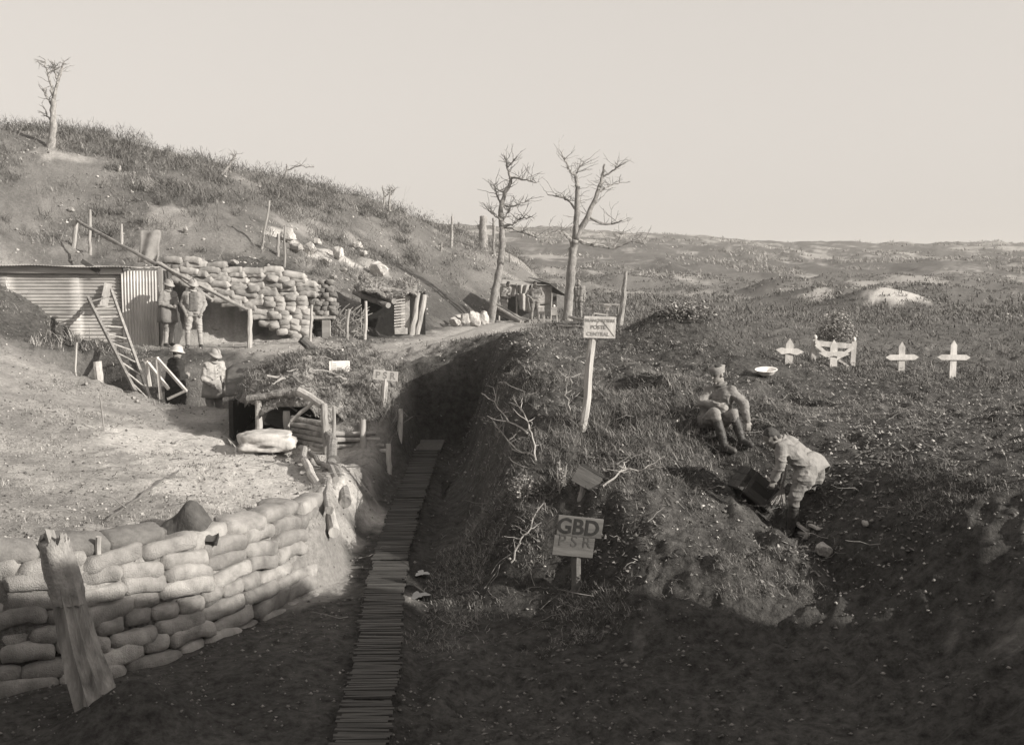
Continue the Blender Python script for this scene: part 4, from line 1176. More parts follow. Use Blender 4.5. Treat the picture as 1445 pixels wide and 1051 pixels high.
def standing(yaw, lean=0.0, arms='down', h=1.70, stance=0.10):
    """a standing figure turned by yaw (0 = facing the camera, positive = towards picture right)"""
    k = h / 1.72
    L = {'head': (0, -0.02, 1.60), 'neck': (0, 0.01, 1.43), 'sL': (-0.185, 0.01, 1.385), 'sR': (0.185, 0.01, 1.385), 'pel': (0, 0, 0.95),
         'hL': (-0.085, 0, 0.92), 'hR': (0.085, 0, 0.92), 'kL': (-stance, -0.03, 0.49), 'kR': (stance, -0.03, 0.49), 'aL': (-stance * 1.15, 0.02, 0.09), 'aR': (stance * 1.15, 0.02, 0.09),
         'tL': (-stance * 1.3, -0.14, 0.04), 'tR': (stance * 1.3, -0.14, 0.04)}
    if arms == 'down': L.update({'eL': (-0.235, 0.03, 1.10), 'eR': (0.235, 0.03, 1.10), 'wL': (-0.235, -0.05, 0.85), 'wR': (0.235, -0.05, 0.85)})
    if arms == 'hips': L.update({'eL': (-0.36, 0.05, 1.16), 'eR': (0.36, 0.05, 1.16), 'wL': (-0.19, -0.08, 1.02), 'wR': (0.19, -0.08, 1.02)})
    if arms == 'pockets': L.update({'eL': (-0.28, 0.06, 1.12), 'eR': (0.28, 0.06, 1.12), 'wL': (-0.19, -0.09, 0.90), 'wR': (0.19, -0.09, 0.90)})
    if arms == 'stick': L.update({'eL': (-0.25, 0.0, 1.10), 'eR': (0.27, -0.03, 1.12), 'wL': (-0.17, -0.20, 0.98), 'wR': (0.22, -0.26, 0.98)})
    if arms == 'front': L.update({'eL': (-0.24, 0.0, 1.12), 'eR': (0.24, 0.0, 1.12), 'wL': (-0.06, -0.24, 1.05), 'wR': (0.06, -0.24, 1.10)})
    c, s_ = math.cos(yaw), math.sin(yaw)
    out = {}
    for q, (x, y, z) in L.items():
        x *= k; y *= k; z *= k
        y -= lean * max(0, z - 0.9)
        out[q] = (x * c - y * s_, x * s_ + y * c, z)
    return out
def fdir(yaw, down=0.0): return np.array((math.sin(yaw), -math.cos(yaw), -down))

def mirror_x(J): return {k: (-v[0], v[1], v[2]) for k, v in J.items()}

# two soldiers chatting by the hut door
p = on_ground(236, 28.1)
person('helmeted soldier in belted greatcoat standing right beside the corrugated door', p, standing(0.9, 0.05, 'front', 1.70, 0.07), fdir(1.0, 0.3), 'helmet', COAT, COATM, COATL, vox=0.014, skirt=0.3, coat_len=0.22, seed=1, hands=True)
p = on_ground(272, 27.9)
person('helmeted soldier in open pale jacket over a dark jersey', p, standing(0.25, -0.02, 'pockets', 1.74, 0.14), fdir(0.7, 0.35), 'helmet', COATL, COATL, COATL, vox=0.014, coat_len=0.02, open_front=fdir(0.2), seed=2, belt=False)
# man in a dark cloak seen from behind
p = np.array(on_ground(244, 24.4)); 
person('man in a long black cloak and pale helmet standing behind the white trestle', p, standing(2.3, 0.06, 'front', 1.72, 0.09), fdir(1.9, 0.15), 'helmet', COATB, COATB, BOOT, vox=0.014, hatmat=STEELL, cloak=True, belt=False, seed=3)
# soldier with a stick
p = np.array(on_ground(298, 23.6))
J4 = standing(0.75, 0.10, 'stick', 1.72, 0.11)
person('helmeted soldier in pale coat with a haversack looking down by the dugout entrance', p, J4, fdir(0.95, 0.5), 'helmet', COATL, COATL, COATL, vox=0.012, skirt=0.25, coat_len=0.12, bag=True, seed=4)
wr = p + np.array(J4['wR'])
o = log('walking_stick', np.array((wr[0] + 0.10, wr[1] - 0.12, p[2] - 0.02)), wr + (0.0, -0.06, 0.25), 0.03, 0.022, WOOD, None, 7, 8, 0.02); tag(o, 'rough wooden staff held by the soldier at the dugout entrance', 'staff')
# by the shelter under the trees
p = on_ground(755, 46.3)
person('man in a dark shirt with hands on hips before the canvas shelter', p, standing(0.1, 0, 'hips', 1.70, 0.13), fdir(0.4, 0.1), 'none', COATM, COATM, COATM, vox=0.018, coat_len=0.03, seed=5)
p = on_ground(711, 47.0)
person('man in pale clothes bending in the opening of the canvas shelter', p, standing(0.9, 0.35, 'front', 1.66, 0.1), fdir(0.9, 0.6), 'none', COATL, COATL, COATM, vox=0.018, coat_len=0.03, seed=6)
p = on_ground(817, 46.0)
person('figure in pale uniform standing just right of the forked tree', p, standing(-0.3, 0, 'down', 1.70, 0.08), fdir(-0.5, 0.1), 'none', COAT, COATM, COATM, vox=0.018, coat_len=0.1, seed=7)

# man sitting on the slope, facing left
p = G(1008, 603)
p = np.array((p[0], p[1], p[2]))
def rel(px, py, dd, base): return tuple(W(px, py, base[1] + dd) - base)
b = p
J5 = {'head': rel(1013, 528, 0.05, b), 'neck': rel(1017, 546, 0.10, b), 'sL': rel(1001, 552, 0.20, b), 'sR': rel(1032, 552, 0.0, b),
      'pel': rel(1004, 597, 0.22, b), 'hL': rel(996, 598, 0.26, b), 'hR': rel(1012, 600, 0.15, b),
      'eL': rel(990, 569, 0.02, b), 'wL': rel(1014, 572, -0.16, b), 'eR': rel(1050, 570, -0.05, b), 'wR': rel(1055, 594, -0.20, b),
      'kL': rel(1009, 582, -0.32, b), 'kR': rel(1035, 584, -0.28, b), 'aL': rel(1023, 631, -0.42, b), 'aR': rel(1047, 628, -0.36, b)}
for a in 'LR':
    q = np.array(J5['a' + a]) + b; gz = Hs(q[0], q[1]); q[2] = max(q[2], gz + 0.09); J5['a' + a] = tuple(q - b)
    J5['t' + a] = tuple(q - b + np.array((0.10, -0.10, -0.045)))
J5['dR'] = np.array((0.1, -0.2, -1.0)); J5['dL'] = np.array((0.8, -0.5, -0.2))
person('man in forage cap and high boots sitting on the slope with arms over knees', p, J5, np.array((-0.85, -0.5, -0.25)), 'cap', COATM, COATM, BOOT, vox=0.010, skirt=0.13, coat_len=0.10, hatmat=COATL, seed=8, grip=(0.7, 0.5), belt=True)

# man bending over the open crate
p = G(1115, 750)
b = p
J6 = {'head': rel(1090, 618, -0.12, b), 'neck': rel(1103, 622, 0.0, b), 'sL': rel(1103, 632, -0.20, b), 'sR': rel(1108, 622, 0.18, b),
      'pel': rel(1146, 655, 0.04, b), 'hL': rel(1140, 662, -0.09, b), 'hR': rel(1150, 659, 0.13, b),
      'eL': rel(1102, 656, -0.26, b), 'wL': rel(1092, 676, -0.22, b), 'eR': rel(1100, 655, 0.16, b), 'wR': rel(1097, 678, 0.06, b),
      'kL': rel(1122, 700, -0.20, b), 'kR': rel(1142, 688, 0.30, b), 'aL': rel(1116, 741, -0.04, b), 'aR': rel(1150, 712, 0.42, b)}
for a in 'LR':
    q = np.array(J6['a' + a]) + b; q[2] = Hs(q[0], q[1]) + 0.09; J6['a' + a] = tuple(q - b)
    J6['t' + a] = tuple(q - b + np.array((-0.12, -0.09, -0.05)))
J6['dL'] = np.array((-0.3, 0, -1.0)); J6['dR'] = np.array((-0.3, 0.1, -1.0)); J6['nL'] = np.array((0.2, -1, 0)); J6['nR'] = np.array((0.2, -1, 0))
person('bareheaded man in pale jacket and dark leggings bending over the open crate', p, J6, np.array((-0.75, -0.25, -0.75)), 'none', COAT, TROUS, BOOT, vox=0.010, coat_len=0.13, headtilt=(-0.7, 0, 0.7), seed=9, belt=False, skirt=0.17)
# ------------------------------------------------------------------ trees
def tree(label, limbs, d, seed, twigs=60, name='bare_tree', r_base=0.17, tw_len=0.7, cat='tree'):
    """limbs: list of (pixel polyline, r0, r1, is_trunk); depth wanders so that the crown has volume"""
    rg = np.random.default_rng(seed)
    px0 = limbs[0][0][0]
    base = on_ground(px0[0], d)
    root = thing(name, label, cat, tuple(base))
    mt, mc = MB(), MB()
    nodes = {}
    paths = []
    for k, (pl, r0, r1, tr) in enumerate(limbs):
        dep = nodes.get(pl[0], d)
        drift = 0 if tr else rg.uniform(-1, 1) * 0.35
        pts = []
        for i, q in enumerate(pl):
            dd = dep + drift * i * 0.7 + (0 if i == 0 else rg.normal(0, 0.06))
            nodes.setdefault(q, dd)
            pts.append(W(q[0], q[1], dd))
        pts = np.array(pts)
        if k == 0: pts[0] = base - (0, 0, 0.2)
        # smooth and wriggle
        n = max(6, len(pts) * 4); t = np.linspace(0, len(pts) - 1, n)
        P = np.stack([np.interp(t, np.arange(len(pts)), pts[:, c]) for c in range(3)], 1)
        P[1:-1] = (P[:-2] + 2 * P[1:-1] + P[2:]) / 4
        P[1:-1] += rg.normal(0, 0.018, P[1:-1].shape)
        R_ = np.linspace(r0, r1, n) * (1 + 0.06 * rg.normal(size=n))
        if k == 0: R_[0] *= 1.5; R_[1] *= 1.2
        (mt if tr else mc).tube(P, R_, 8 if tr else 6, True, 0.10, k)
        paths.append((P, r1, tr))
    for k in range(twigs):
        P, r1, tr = paths[rg.integers(1, len(paths))] if len(paths) > 1 else paths[0]
        i = rg.integers(len(P) // 4, len(P)); a = P[i]
        dr = rg.normal(size=3); dr[2] = abs(dr[2]) * 0.7 + 0.15; dr /= np.linalg.norm(dr)
        L = tw_len * rg.uniform(0.3, 1.0)
        pts = wood_pts(a, a + dr * L, 6, 0.12, int(rg.integers(9999)))
        mc.tube(pts, np.linspace(0.016, 0.006, 6), 4, False)
        if rg.random() < 0.6:
            d2 = dr + rg.normal(0, 0.6, 3); d2 /= np.linalg.norm(d2); b = pts[rg.integers(2, 5)]
            mc.tube(wood_pts(b, b + d2 * L * 0.5, 5, 0.12, int(rg.integers(9999))), np.linspace(0.010, 0.005, 5), 4, False)
    mt.build('trunk', BARK, root, True)
    if mc.v: mc.build('crown', BARK, root)
    return root
tree('forked bare tree with long low boughs right of the canvas shelter', [
    ([(800, 449), (803, 420), (806, 380), (809, 350), (812, 338)], 0.19, 0.15, True),
    ([(812, 338), (814, 300), (815, 268), (813, 250)], 0.13, 0.07, True), ([(812, 338), (830, 305), (842, 275), (849, 252), (853, 232)], 0.13, 0.04, True),
    ([(813, 250), (805, 243), (798, 228), (792, 215)], 0.05, 0.02, False), ([(813, 250), (817, 235), (826, 228)], 0.04, 0.015, False),
    ([(842, 275), (858, 263), (874, 258)], 0.05, 0.02, False), ([(849, 252), (866, 240), (873, 235)], 0.04, 0.015, False),
    ([(814, 300), (803, 283), (790, 278), (773, 275)], 0.05, 0.02, False), ([(830, 305), (850, 317), (866, 316), (878, 311)], 0.06, 0.02, False),
    ([(812, 338), (830, 344), (848, 347), (864, 351), (884, 344), (897, 337)], 0.10, 0.02, False), ([(864, 351), (877, 335), (880, 328)], 0.04, 0.015, False),
    ([(809, 350), (804, 337), (796, 328), (786, 327), (773, 330)], 0.08, 0.02, False), ([(884, 344), (905, 340), (912, 347)], 0.03, 0.012, False)], 44.5, 3, 170, tw_len=0.9)
tree('leaning bare tree with a crooked top left of the canvas shelter', [
    ([(693, 452), (696, 430), (701, 400), (707, 370), (709, 345), (708, 320)], 0.17, 0.12, True), ([(708, 320), (707, 290), (713, 272), (719, 262), (720, 250), (716, 236), (712, 220)], 0.11, 0.03, True),
    ([(713, 272), (702, 268), (694, 260)], 0.05, 0.02, False), ([(707, 290), (701, 275), (698, 262)], 0.05, 0.02, False), ([(720, 250), (740, 254), (757, 258)], 0.05, 0.02, False),
    ([(716, 236), (726, 226)], 0.03, 0.012, False), ([(708, 312), (697, 303), (686, 293)], 0.05, 0.02, False), ([(708, 312), (716, 302), (720, 295)], 0.05, 0.02, False),
    ([(707, 290), (722, 292), (735, 287), (746, 283)], 0.05, 0.015, False), ([(708, 320), (724, 317), (735, 308), (750, 306)], 0.06, 0.02, False), ([(708, 320), (722, 322), (740, 330), (757, 336)], 0.05, 0.012, False)], 45.5, 5, 150, tw_len=0.85)
ttl = (0, 40.5)
tree('shattered tree with tufted twigs on the hill crest at the left', [
    ([(77, 196), (76, 175), (75, 155), (76, 140)], 0.14, 0.09, True), ([(76, 140), (72, 120), (66, 100), (64, 85)], 0.06, 0.02, False), ([(76, 140), (82, 115), (87, 98), (90, 90)], 0.07, 0.02, False),
    ([(75, 155), (66, 138), (62, 125)], 0.04, 0.02, False), ([(76, 175), (67, 163), (64, 155)], 0.04, 0.02, False), ([(82, 115), (76, 100), (78, 92)], 0.04, 0.02, False)], float(ttl[1]), 7, 90, tw_len=0.45)
for k, (pl, lab) in enumerate((
        ([(540, 292), (543, 278), (540, 262)], 'crooked thin sapling, left of the three on the ridge'), ([(551, 291), (549, 278), (553, 268)], 'short crooked sapling between two others on the ridge'),
        ([(568, 290), (570, 276), (574, 262)], 'tallest crooked sapling of the three on the ridge'), ([(401, 250), (405, 240), (404, 232)], 'thin sapling with a long side branch on the hill crest'),
        ([(312, 238), (325, 230), (330, 222)], 'bent branch curling above the scrub on the hill crest'))):
    q = G(pl[0][0], pl[0][1] + 8)
    tree(lab, [(pl, 0.06, 0.03, True), ([pl[1], (pl[1][0] + (18 if k == 3 else 6), pl[1][1] - 6), (pl[1][0] + (38 if k == 3 else 9), pl[1][1] - (4 if k == 3 else 12))], 0.035, 0.015, False)], float(q[1]), 20 + k, 14, 'sapling', tw_len=0.5, cat='sapling')
tree('broken blackened trunk behind the leaning tree', [([(681, 352), (682, 330), (682, 305)], 0.28, 0.2, True), ([(682, 330), (675, 318)], 0.14, 0.08, False)], 66.0, 31, 12, 'broken_tree', tw_len=0.5)
tree('thin dead trunk beside the broken blackened one', [([(697, 350), (697, 325), (696, 308)], 0.10, 0.06, True)], 64.0, 32, 8, 'broken_tree', tw_len=0.5)

# ------------------------------------------------------------------ grass, scrub, twigs, stones (too many to count)
def blades(P, L, Wd, lean, seed, curl=0.35, up=1.0):
    """one bent tapering blade at every point: P (N,3), L and Wd lengths and widths"""
    rg = np.random.default_rng(seed); n = len(P)
    a = rg.uniform(0, 2 * np.pi, n); tilt = np.abs(rg.normal(lean, 0.3, n))
    dh = np.stack([np.cos(a), np.sin(a), np.zeros(n)], 1)
    sd = np.stack([-np.sin(a + rg.normal(0, .6, n)), np.cos(a), np.zeros(n)], 1)
    s1, c1 = np.sin(tilt), np.cos(tilt) * up
    d1 = dh * s1[:, None]; d1[:, 2] = c1
    t2 = tilt + rg.normal(curl, 0.4, n)
    d2 = dh * np.sin(t2)[:, None]; d2[:, 2] = np.cos(t2) * up
    L = L[:, None]; w = Wd[:, None] / 2
    m1 = P + d1 * L * 0.5; tip = m1 + d2 * L * 0.5
    V = np.stack([P - sd * w, P + sd * w, m1 - sd * w * 0.75, m1 + sd * w * 0.75, tip], 1).reshape(-1, 3)
    i = np.arange(n)[:, None] * 5
    T = np.concatenate([i + [[0, 1, 2]], i + [[1, 3, 2]], i + [[2, 3, 4]]], 0)
    sh = np.repeat(rg.random(n), 5)
    return V, T, sh

def scatter(n, y0, y1, u0, u1, seed, power=1.0):
    rg = np.random.default_rng(seed)
    y = np.exp(rg.uniform(math.log(y0), math.log(y1), n)); u = rg.uniform(u0, u1, n)
    return u * y, y, rg

GRASS = nmat('dry_grass', g(0.12), g(0.24), 3, 0.95, 0, var='shade')
SCRUB = nmat('bare_scrub', g(0.16), g(0.32), 2, 0.95, 0, var='shade')
TURFM = nmat('field_turf', g(0.08), g(0.17), 0.6, 0.95, 0, var='shade')
def stuff(name, label, V, T, sh, mat):
    o = link(name, tri_mesh(name, V, T, mat, False, {'shade': sh})); tag(o, label, None, None, 'stuff'); return o

# scrub over the hillside
x, y, rg = scatter(20000, 26, 125, -0.62, 0.12, 1)
fd = foot_dist(x, y)
dens = sstep(0.4, 1.8, fd) * (0.3 + 0.75 * sstep(-0.25, 0.35, fbm(x / 3.0, y / 4.5, 4, 201) + 0.6 * sstep(4, 11, fd) - 0.15))
for (cx, cy, rx, ry, k) in CHALK[7:15]: dens = dens * (1 - 0.95 * k * sstep(0.3, 0.7, gauss(x, y, cx, cy, rx * 1.1, ry * 1.1)))
dens = dens * (1 - sstep(34, 31, y) * sstep(-10.8, -10.2, x) * sstep(3.0, 1.5, fd))
kk = rg.random(len(x)) < dens
x, y = x[kk], y[kk]; z = H(x, y)
rep = 9
bush = sstep(-0.1, 0.4, fbm(x / 2.2, y / 2.8, 3, 207)) 
X = np.repeat(x, rep) + rg.normal(0, 0.20, len(x) * rep); Y = np.repeat(y, rep) + rg.normal(0, 0.20, len(x) * rep); Z = np.repeat(z, rep) - 0.08
hgt = np.repeat((0.22 + 0.35 * bush) * rg.uniform(0.6, 1.25, len(x)), rep) * rg.uniform(0.45, 1.1, len(X))
V, T, sh = blades(np.stack([X, Y, Z], 1), hgt, np.clip(Y * 0.0005, 0.012, 0.045) * rg.uniform(0.5, 1.2, len(X)), 0.85, 3, 0.6)
sh = np.clip(0.35 * sh + 0.65 * np.repeat(np.repeat(0.5 * rg.random(len(x)) + 0.5 * (0.5 + 0.7 * fbm(x / 1.6, y / 2.2, 3, 209)), rep), 5), 0, 1)
stuff('hillside_scrub', 'bare wintry scrub and dead bracken covering the hillside', V, T, sh, SCRUB)

# rounded leafless bushes, twigs pointing every way
x, y, rg = scatter(8500, 29, 125, -0.62, 0.10, 2)
fd = foot_dist(x, y)
dens = sstep(1.2, 4.0, fd) * (0.12 + 0.85 * sstep(-0.15, 0.3, fbm(x / 3.0, y / 4.5, 4, 201) + 0.5 * sstep(5, 11, fd) - 0.15))
for (cx, cy, rx, ry, k) in CHALK[7:15]: dens = dens * (1 - k * sstep(0.1, 0.5, gauss(x, y, cx, cy, rx * 1.3, ry * 1.3)))
kk = rg.random(len(x)) < dens; x, y = x[kk], y[kk]; z = H(x, y); n = len(x); rep = 62
br = rg.uniform(0.3, 0.9, n) ** 1.3 * np.clip(y / 50, 0.8, 1.3)
q = rg.normal(size=(n * rep, 3)); q /= np.linalg.norm(q, axis=1)[:, None]; q *= (rg.random(n * rep) ** 0.45)[:, None]; q[:, 2] = np.abs(q[:, 2]) * 0.9
P = np.repeat(np.stack([x, y, z], 1), rep, 0) + q * np.repeat(br, rep)[:, None]
V, T, sh = blades(P, rg.uniform(0.12, 0.42, n * rep), np.clip(P[:, 1] * 0.00045, 0.012, 0.05) * rg.uniform(0.5, 1.2, n * rep), 0.8, 4, 0.5)
sh = np.clip(0.4 * sh + 0.6 * np.repeat(np.repeat(rg.random(n), rep), 5), 0, 1)
stuff('hillside_bushes', 'mass of leafless bushes matting the upper hillside', V, T, sh, nmat('dark_bush_twigs', g(0.07), g(0.19), 2, 0.95, 0, var='shade'))
# sods on the log roof of the shallow dugout
rg = np.random.default_rng(77); k0 = rg.integers(0, len(ROOF2), 1500); P = ROOF2[k0] + rg.normal(0, 0.07, (1500, 3)) * (1, 1, 0.2)
V, T, sh = blades(P, rg.uniform(0.08, 0.25, 1500), rg.uniform(0.012, 0.03, 1500), 0.9, 78, 0.6)
stuff('roof_sods', 'dead grass on the log roofed dugout', V, T, sh, SCRUB)

# dry grass on the mound between trench and men, and round the signs
x, y, rg = scatter(66000, 11.2, 30, -0.10, 0.50, 5)
dens = 0.05 + 0.95 * sstep(0.15, 0.5, fbm(x / 0.8, y / 1.3, 4, 211) + 0.15 + 0.45 * gauss(x, y, 1.4, 15.2, 1.6, 1.8) + 0.5 * gauss(x, y, 0.9, 13.6, 0.8, 0.9))
dens *= sstep(-1.3, -0.2, x) * (1 - 0.8 * gauss(x, y, 3.2, 13.6, 0.9, 1.2))
kk = rg.random(len(x)) < dens
x, y = x[kk], y[kk]; z = H(x, y); n = len(x)
rep = 5
X = np.repeat(x, rep) + rg.normal(0, 0.035, n * rep); Y = np.repeat(y, rep) + rg.normal(0, 0.035, n * rep); Z = np.repeat(z, rep) - 0.015
hg = np.repeat(rg.uniform(0.05, 0.20, n) * (0.6 + 0.9 * gauss(x, y, 1.4, 15.0, 2.0, 2.2)), rep) * rg.uniform(0.5, 1.2, n * rep)
V, T, sh = blades(np.stack([X, Y, Z], 1), hg, np.clip(Y * 0.0005, 0.005, 0.014) * rg.uniform(0.6, 1.3, n * rep), 0.8, 7, 0.6)
stuff('mound_grass', 'tangled dry grass over the mound beside the trench', V, T, 0.5 * sh + 0.5 * np.repeat(np.repeat(rg.random(n), rep), 5), GRASS)

# turf of the field beyond
x, y, rg = scatter(42000, 24, 150, -0.08, 0.62, 9)
dens = sstep(0.25, 1.8, -foot_dist(x, y)) * (0.25 + 0.75 * sstep(-0.2, 0.3, fbm(x / 2.5, y / 5, 4, 221))) * sstep(1.2, 2.2, road_dist(x, y))
kk = rg.random(len(x)) < dens
x, y = x[kk], y[kk]; z = H(x, y); n = len(x); rep = 5
X = np.repeat(x, rep) + rg.normal(0, 0.12, n * rep); Y = np.repeat(y, rep) + rg.normal(0, 0.12, n * rep); Z = np.repeat(z, rep) - 0.02
hg = rg.uniform(0.05, 0.22, n * rep) * np.clip(Y / 35, 0.8, 2.0)
V, T, sh = blades(np.stack([X, Y, Z], 1), hg, np.clip(Y * 0.0008, 0.018, 0.09) * rg.uniform(0.6, 1.3, n * rep), 0.6, 11, 0.5)
stuff('field_grass', 'rough pale turf of the open field', V, T, 0.6 * sh + 0.4 * np.repeat(np.repeat(rg.random(n), rep), 5), TURFM)

# scrub and spoil far out on the plain
x, y, rg = scatter(9000, 70, 420, -0.1, 0.62, 15)
dens = sstep(0.5, 3, -foot_dist(x, y)) * sstep(0.1, 0.5, fbm(x / 10, y / 25, 4, 225) + 0.1)
kk = rg.random(len(x)) < dens
x, y = x[kk], y[kk]; z = H(x, y); n = len(x); rep = 10
X = np.repeat(x, rep) + rg.normal(0, 0.5, n * rep); Y = np.repeat(y, rep) + rg.normal(0, 0.6, n * rep); Z = np.repeat(z, rep) - 0.05
V, T, sh = blades(np.stack([X, Y, Z], 1), rg.uniform(0.3, 1.0, n * rep) * np.clip(Y / 150, 0.6, 1.3), np.clip(Y * 0.0008, 0.06, 0.3), 0.8, 16, 0.5)
stuff('distant_scrub', 'low scrub dotted over the distant plain', V, T, 0.5 * sh + 0.5 * np.repeat(np.repeat(rg.random(n), rep), 5), SCRUB)

# fallen leaves and flakes lying flat on the mound
x, y, rg = scatter(26000, 11.2, 27, -0.06, 0.5, 35)
dens = 0.08 + 0.92 * sstep(0.0, 0.5, fbm(x / 0.7, y / 0.8, 4, 227) + 0.7 * gauss(x, y, 1.9, 20.0, 1.8, 3.0) - 0.1)
kk = rg.random(len(x)) < dens * sstep(-0.9, 0.1, x) * sstep(-1.75, -1.3, H(x, y))
x, y = x[kk], y[kk]; n = len(x); z = H(x, y) + 0.015
V, T, sh = blades(np.stack([x, y, z], 1), rg.uniform(0.02, 0.08, n), rg.uniform(0.015, 0.045, n), 1.25, 37, 0.2)
stuff('leaf_litter', 'dead leaves and chalk flakes littering the mound', V, T, sh, nmat('dead_leaf', g(0.12), g(0.28), 5, 0.9, 0, var='shade'))

# brush on the left bank by the ladder and along the sunken way
x, y, rg = scatter(9000, 12, 30, -0.56, -0.10, 13)
dens = sstep(0.15, 0.5, fbm(x / 0.9, y / 1.1, 4, 231) + 0.55 * gauss(x, y, -10.6, 26.2, 1.3, 1.2) + 0.35 * gauss(x, y, -9.0, 17.5, 1.5, 2.5) + 0.3 * gauss(x, y, -3.6, 23.8, 1.3, 0.7))
kk = (rg.random(len(x)) < dens) & (H(x, y) > -1.3) & (road_dist(x, y) > 1.0)
x, y = x[kk], y[kk]; z = H(x, y); n = len(x); rep = 8
X = np.repeat(x, rep) + rg.normal(0, 0.06, n * rep); Y = np.repeat(y, rep) + rg.normal(0, 0.06, n * rep); Z = np.repeat(z, rep) - 0.02
tall = np.repeat(0.07 + 0.45 * gauss(x, y, -10.8, 26.4, 1.3, 1.2) + 0.12 * gauss(x, y, -3.4, 23.6, 1.3, 0.9), rep)
V, T, sh = blades(np.stack([X, Y, Z], 1), tall * rg.uniform(0.5, 1.4, n * rep), np.clip(Y * 0.0006, 0.006, 0.02), 0.7, 17, 0.5)
stuff('bank_brush', 'sparse dead weeds and brush on the chalk bank', V, T, sh, SCRUB)

# turf hanging on the dugout cover
rg = np.random.default_rng(19)
x, y = rg.uniform(-5.9, -2.0, 5200), rg.uniform(19.4, 23.9, 5200)
z, rr_ = cover_z(x, y); kk = rr_ < 0.95; x, y, z = x[kk], y[kk], z[kk]; z = np.maximum(z, H(x, y)); n = len(x); rep = 7
X = np.repeat(x, rep) + rg.normal(0, 0.05, n * rep); Y = np.repeat(y, rep) + rg.normal(0, 0.05, n * rep); Z = np.repeat(z, rep) - 0.02
V, T, sh = blades(np.stack([X, Y, Z], 1), rg.uniform(0.06, 0.22, n * rep), rg.uniform(0.008, 0.018, n * rep), 0.9, 23, 0.7)
stuff('dugout_turf', 'dry turf and straw heaped over the dugout roof', V, T, 0.5 * sh + 0.5 * np.repeat(np.repeat(rg.random(n), rep), 5), GRASS)
# long straw hanging at the trench corner of the dugout
n = 420
x = rg.uniform(-2.95, -2.05, n); y = rg.uniform(19.3, 20.2, n); z = H(x, y) + 0.05
V, T, sh = blades(np.stack([x, y, z], 1), rg.uniform(0.3, 0.6, n), rg.uniform(0.008, 0.014, n), 0.9, 29, 0.8)
stuff('trailing_straw', 'long straw trailing over the log front at the trench corner', V, T, sh, GRASS)

# twigs: thin curved sticks strewn over the slopes
m = MB(); r = np.random.default_rng(31)
def twig_field(m, n, y0, y1, u0, u1, seed, L0, L1, rad, lift=0.03):
    x, y, rg = scatter(n, y0, y1, u0, u1, seed)
    z = H(x, y)
    for k in range(n):
        a = rg.uniform(0, 6.283); L = rg.uniform(L0, L1); el = rg.uniform(-0.1, 0.5)
        p = np.array((x[k], y[k], z[k] + lift)); q = p + np.array((math.cos(a) * math.cos(el), math.sin(a) * math.cos(el), math.sin(el))) * L
        q[2] = max(q[2], Hs(q[0], q[1]) + 0.01) if k % 2 else q[2]
        m.tube(wood_pts(p, q, 5, 0.16, int(rg.integers(1 << 20))), np.linspace(rad, rad * 0.4, 5), 4, False)
twig_field(m, 300, 11.5, 21, -0.04, 0.42, 41, 0.15, 0.5, 0.005)
twig_field(m, 90, 12, 26, -0.45, -0.14, 43, 0.15, 0.5, 0.007)
o = m.build('strewn_twigs', nmat('twig_bark', g(0.10), g(0.26), 5, 0.9, 0)); tag(o, 'dead twigs strewn over the banks', None, None, 'stuff')
# scrub branches rooted in the shaded flank of the mound
for k, (pl, lab) in enumerate(((((757, 655), (752, 630), (744, 612), (735, 600)), 'pale forked branch sprouting from the shaded flank of the mound'), (((744, 614), (715, 607), (700, 590), (697, 570)), 'curved branch arching left over the shaded flank'),
        (((752, 648), (725, 646), (708, 632), (692, 612)), 'low branch hooking left below the arching one'), (((850, 690), (880, 678), (905, 690), (925, 687)), 'pale twiggy branch lying right of the small tilted board'),
        (((720, 800), (735, 782), (750, 770), (762, 740)), 'spindly branch beside the two plank sign'), (((810, 600), (800, 560), (798, 530)), 'straight thin shoot beside the tall notice pole'))):
    P = []
    for i, q in enumerate(pl):
        w_ = G(*q); P.append(w_ + (0, 0, 0.03 if i == 0 else 0.10 + 0.05 * i) if k != 5 else W(q[0], q[1], G(*pl[0])[1]))
    root = MB(); t = np.linspace(0, len(P) - 1, 12); P = np.array(P); PP = np.stack([np.interp(t, np.arange(len(P)), P[:, c]) for c in range(3)], 1) + r.normal(0, 0.012, (12, 3))
    root.tube(PP, np.linspace(0.013, 0.006, 12), 5, True)
    for j in range(9):
        a = PP[r.integers(2, 12)]; dd = r.normal(size=3); dd[2] = abs(dd[2]); dd /= np.linalg.norm(dd)
        root.tube(wood_pts(a, a + dd * r.uniform(.1, .35), 5, .15, int(r.integers(9999))), np.linspace(.006, .003, 5), 4, False)
    o = root.build('dead_branch', WOOD if k in (1, 2, 4) else PALE); tag(o, lab, 'branch', 'dead branches on the mound')

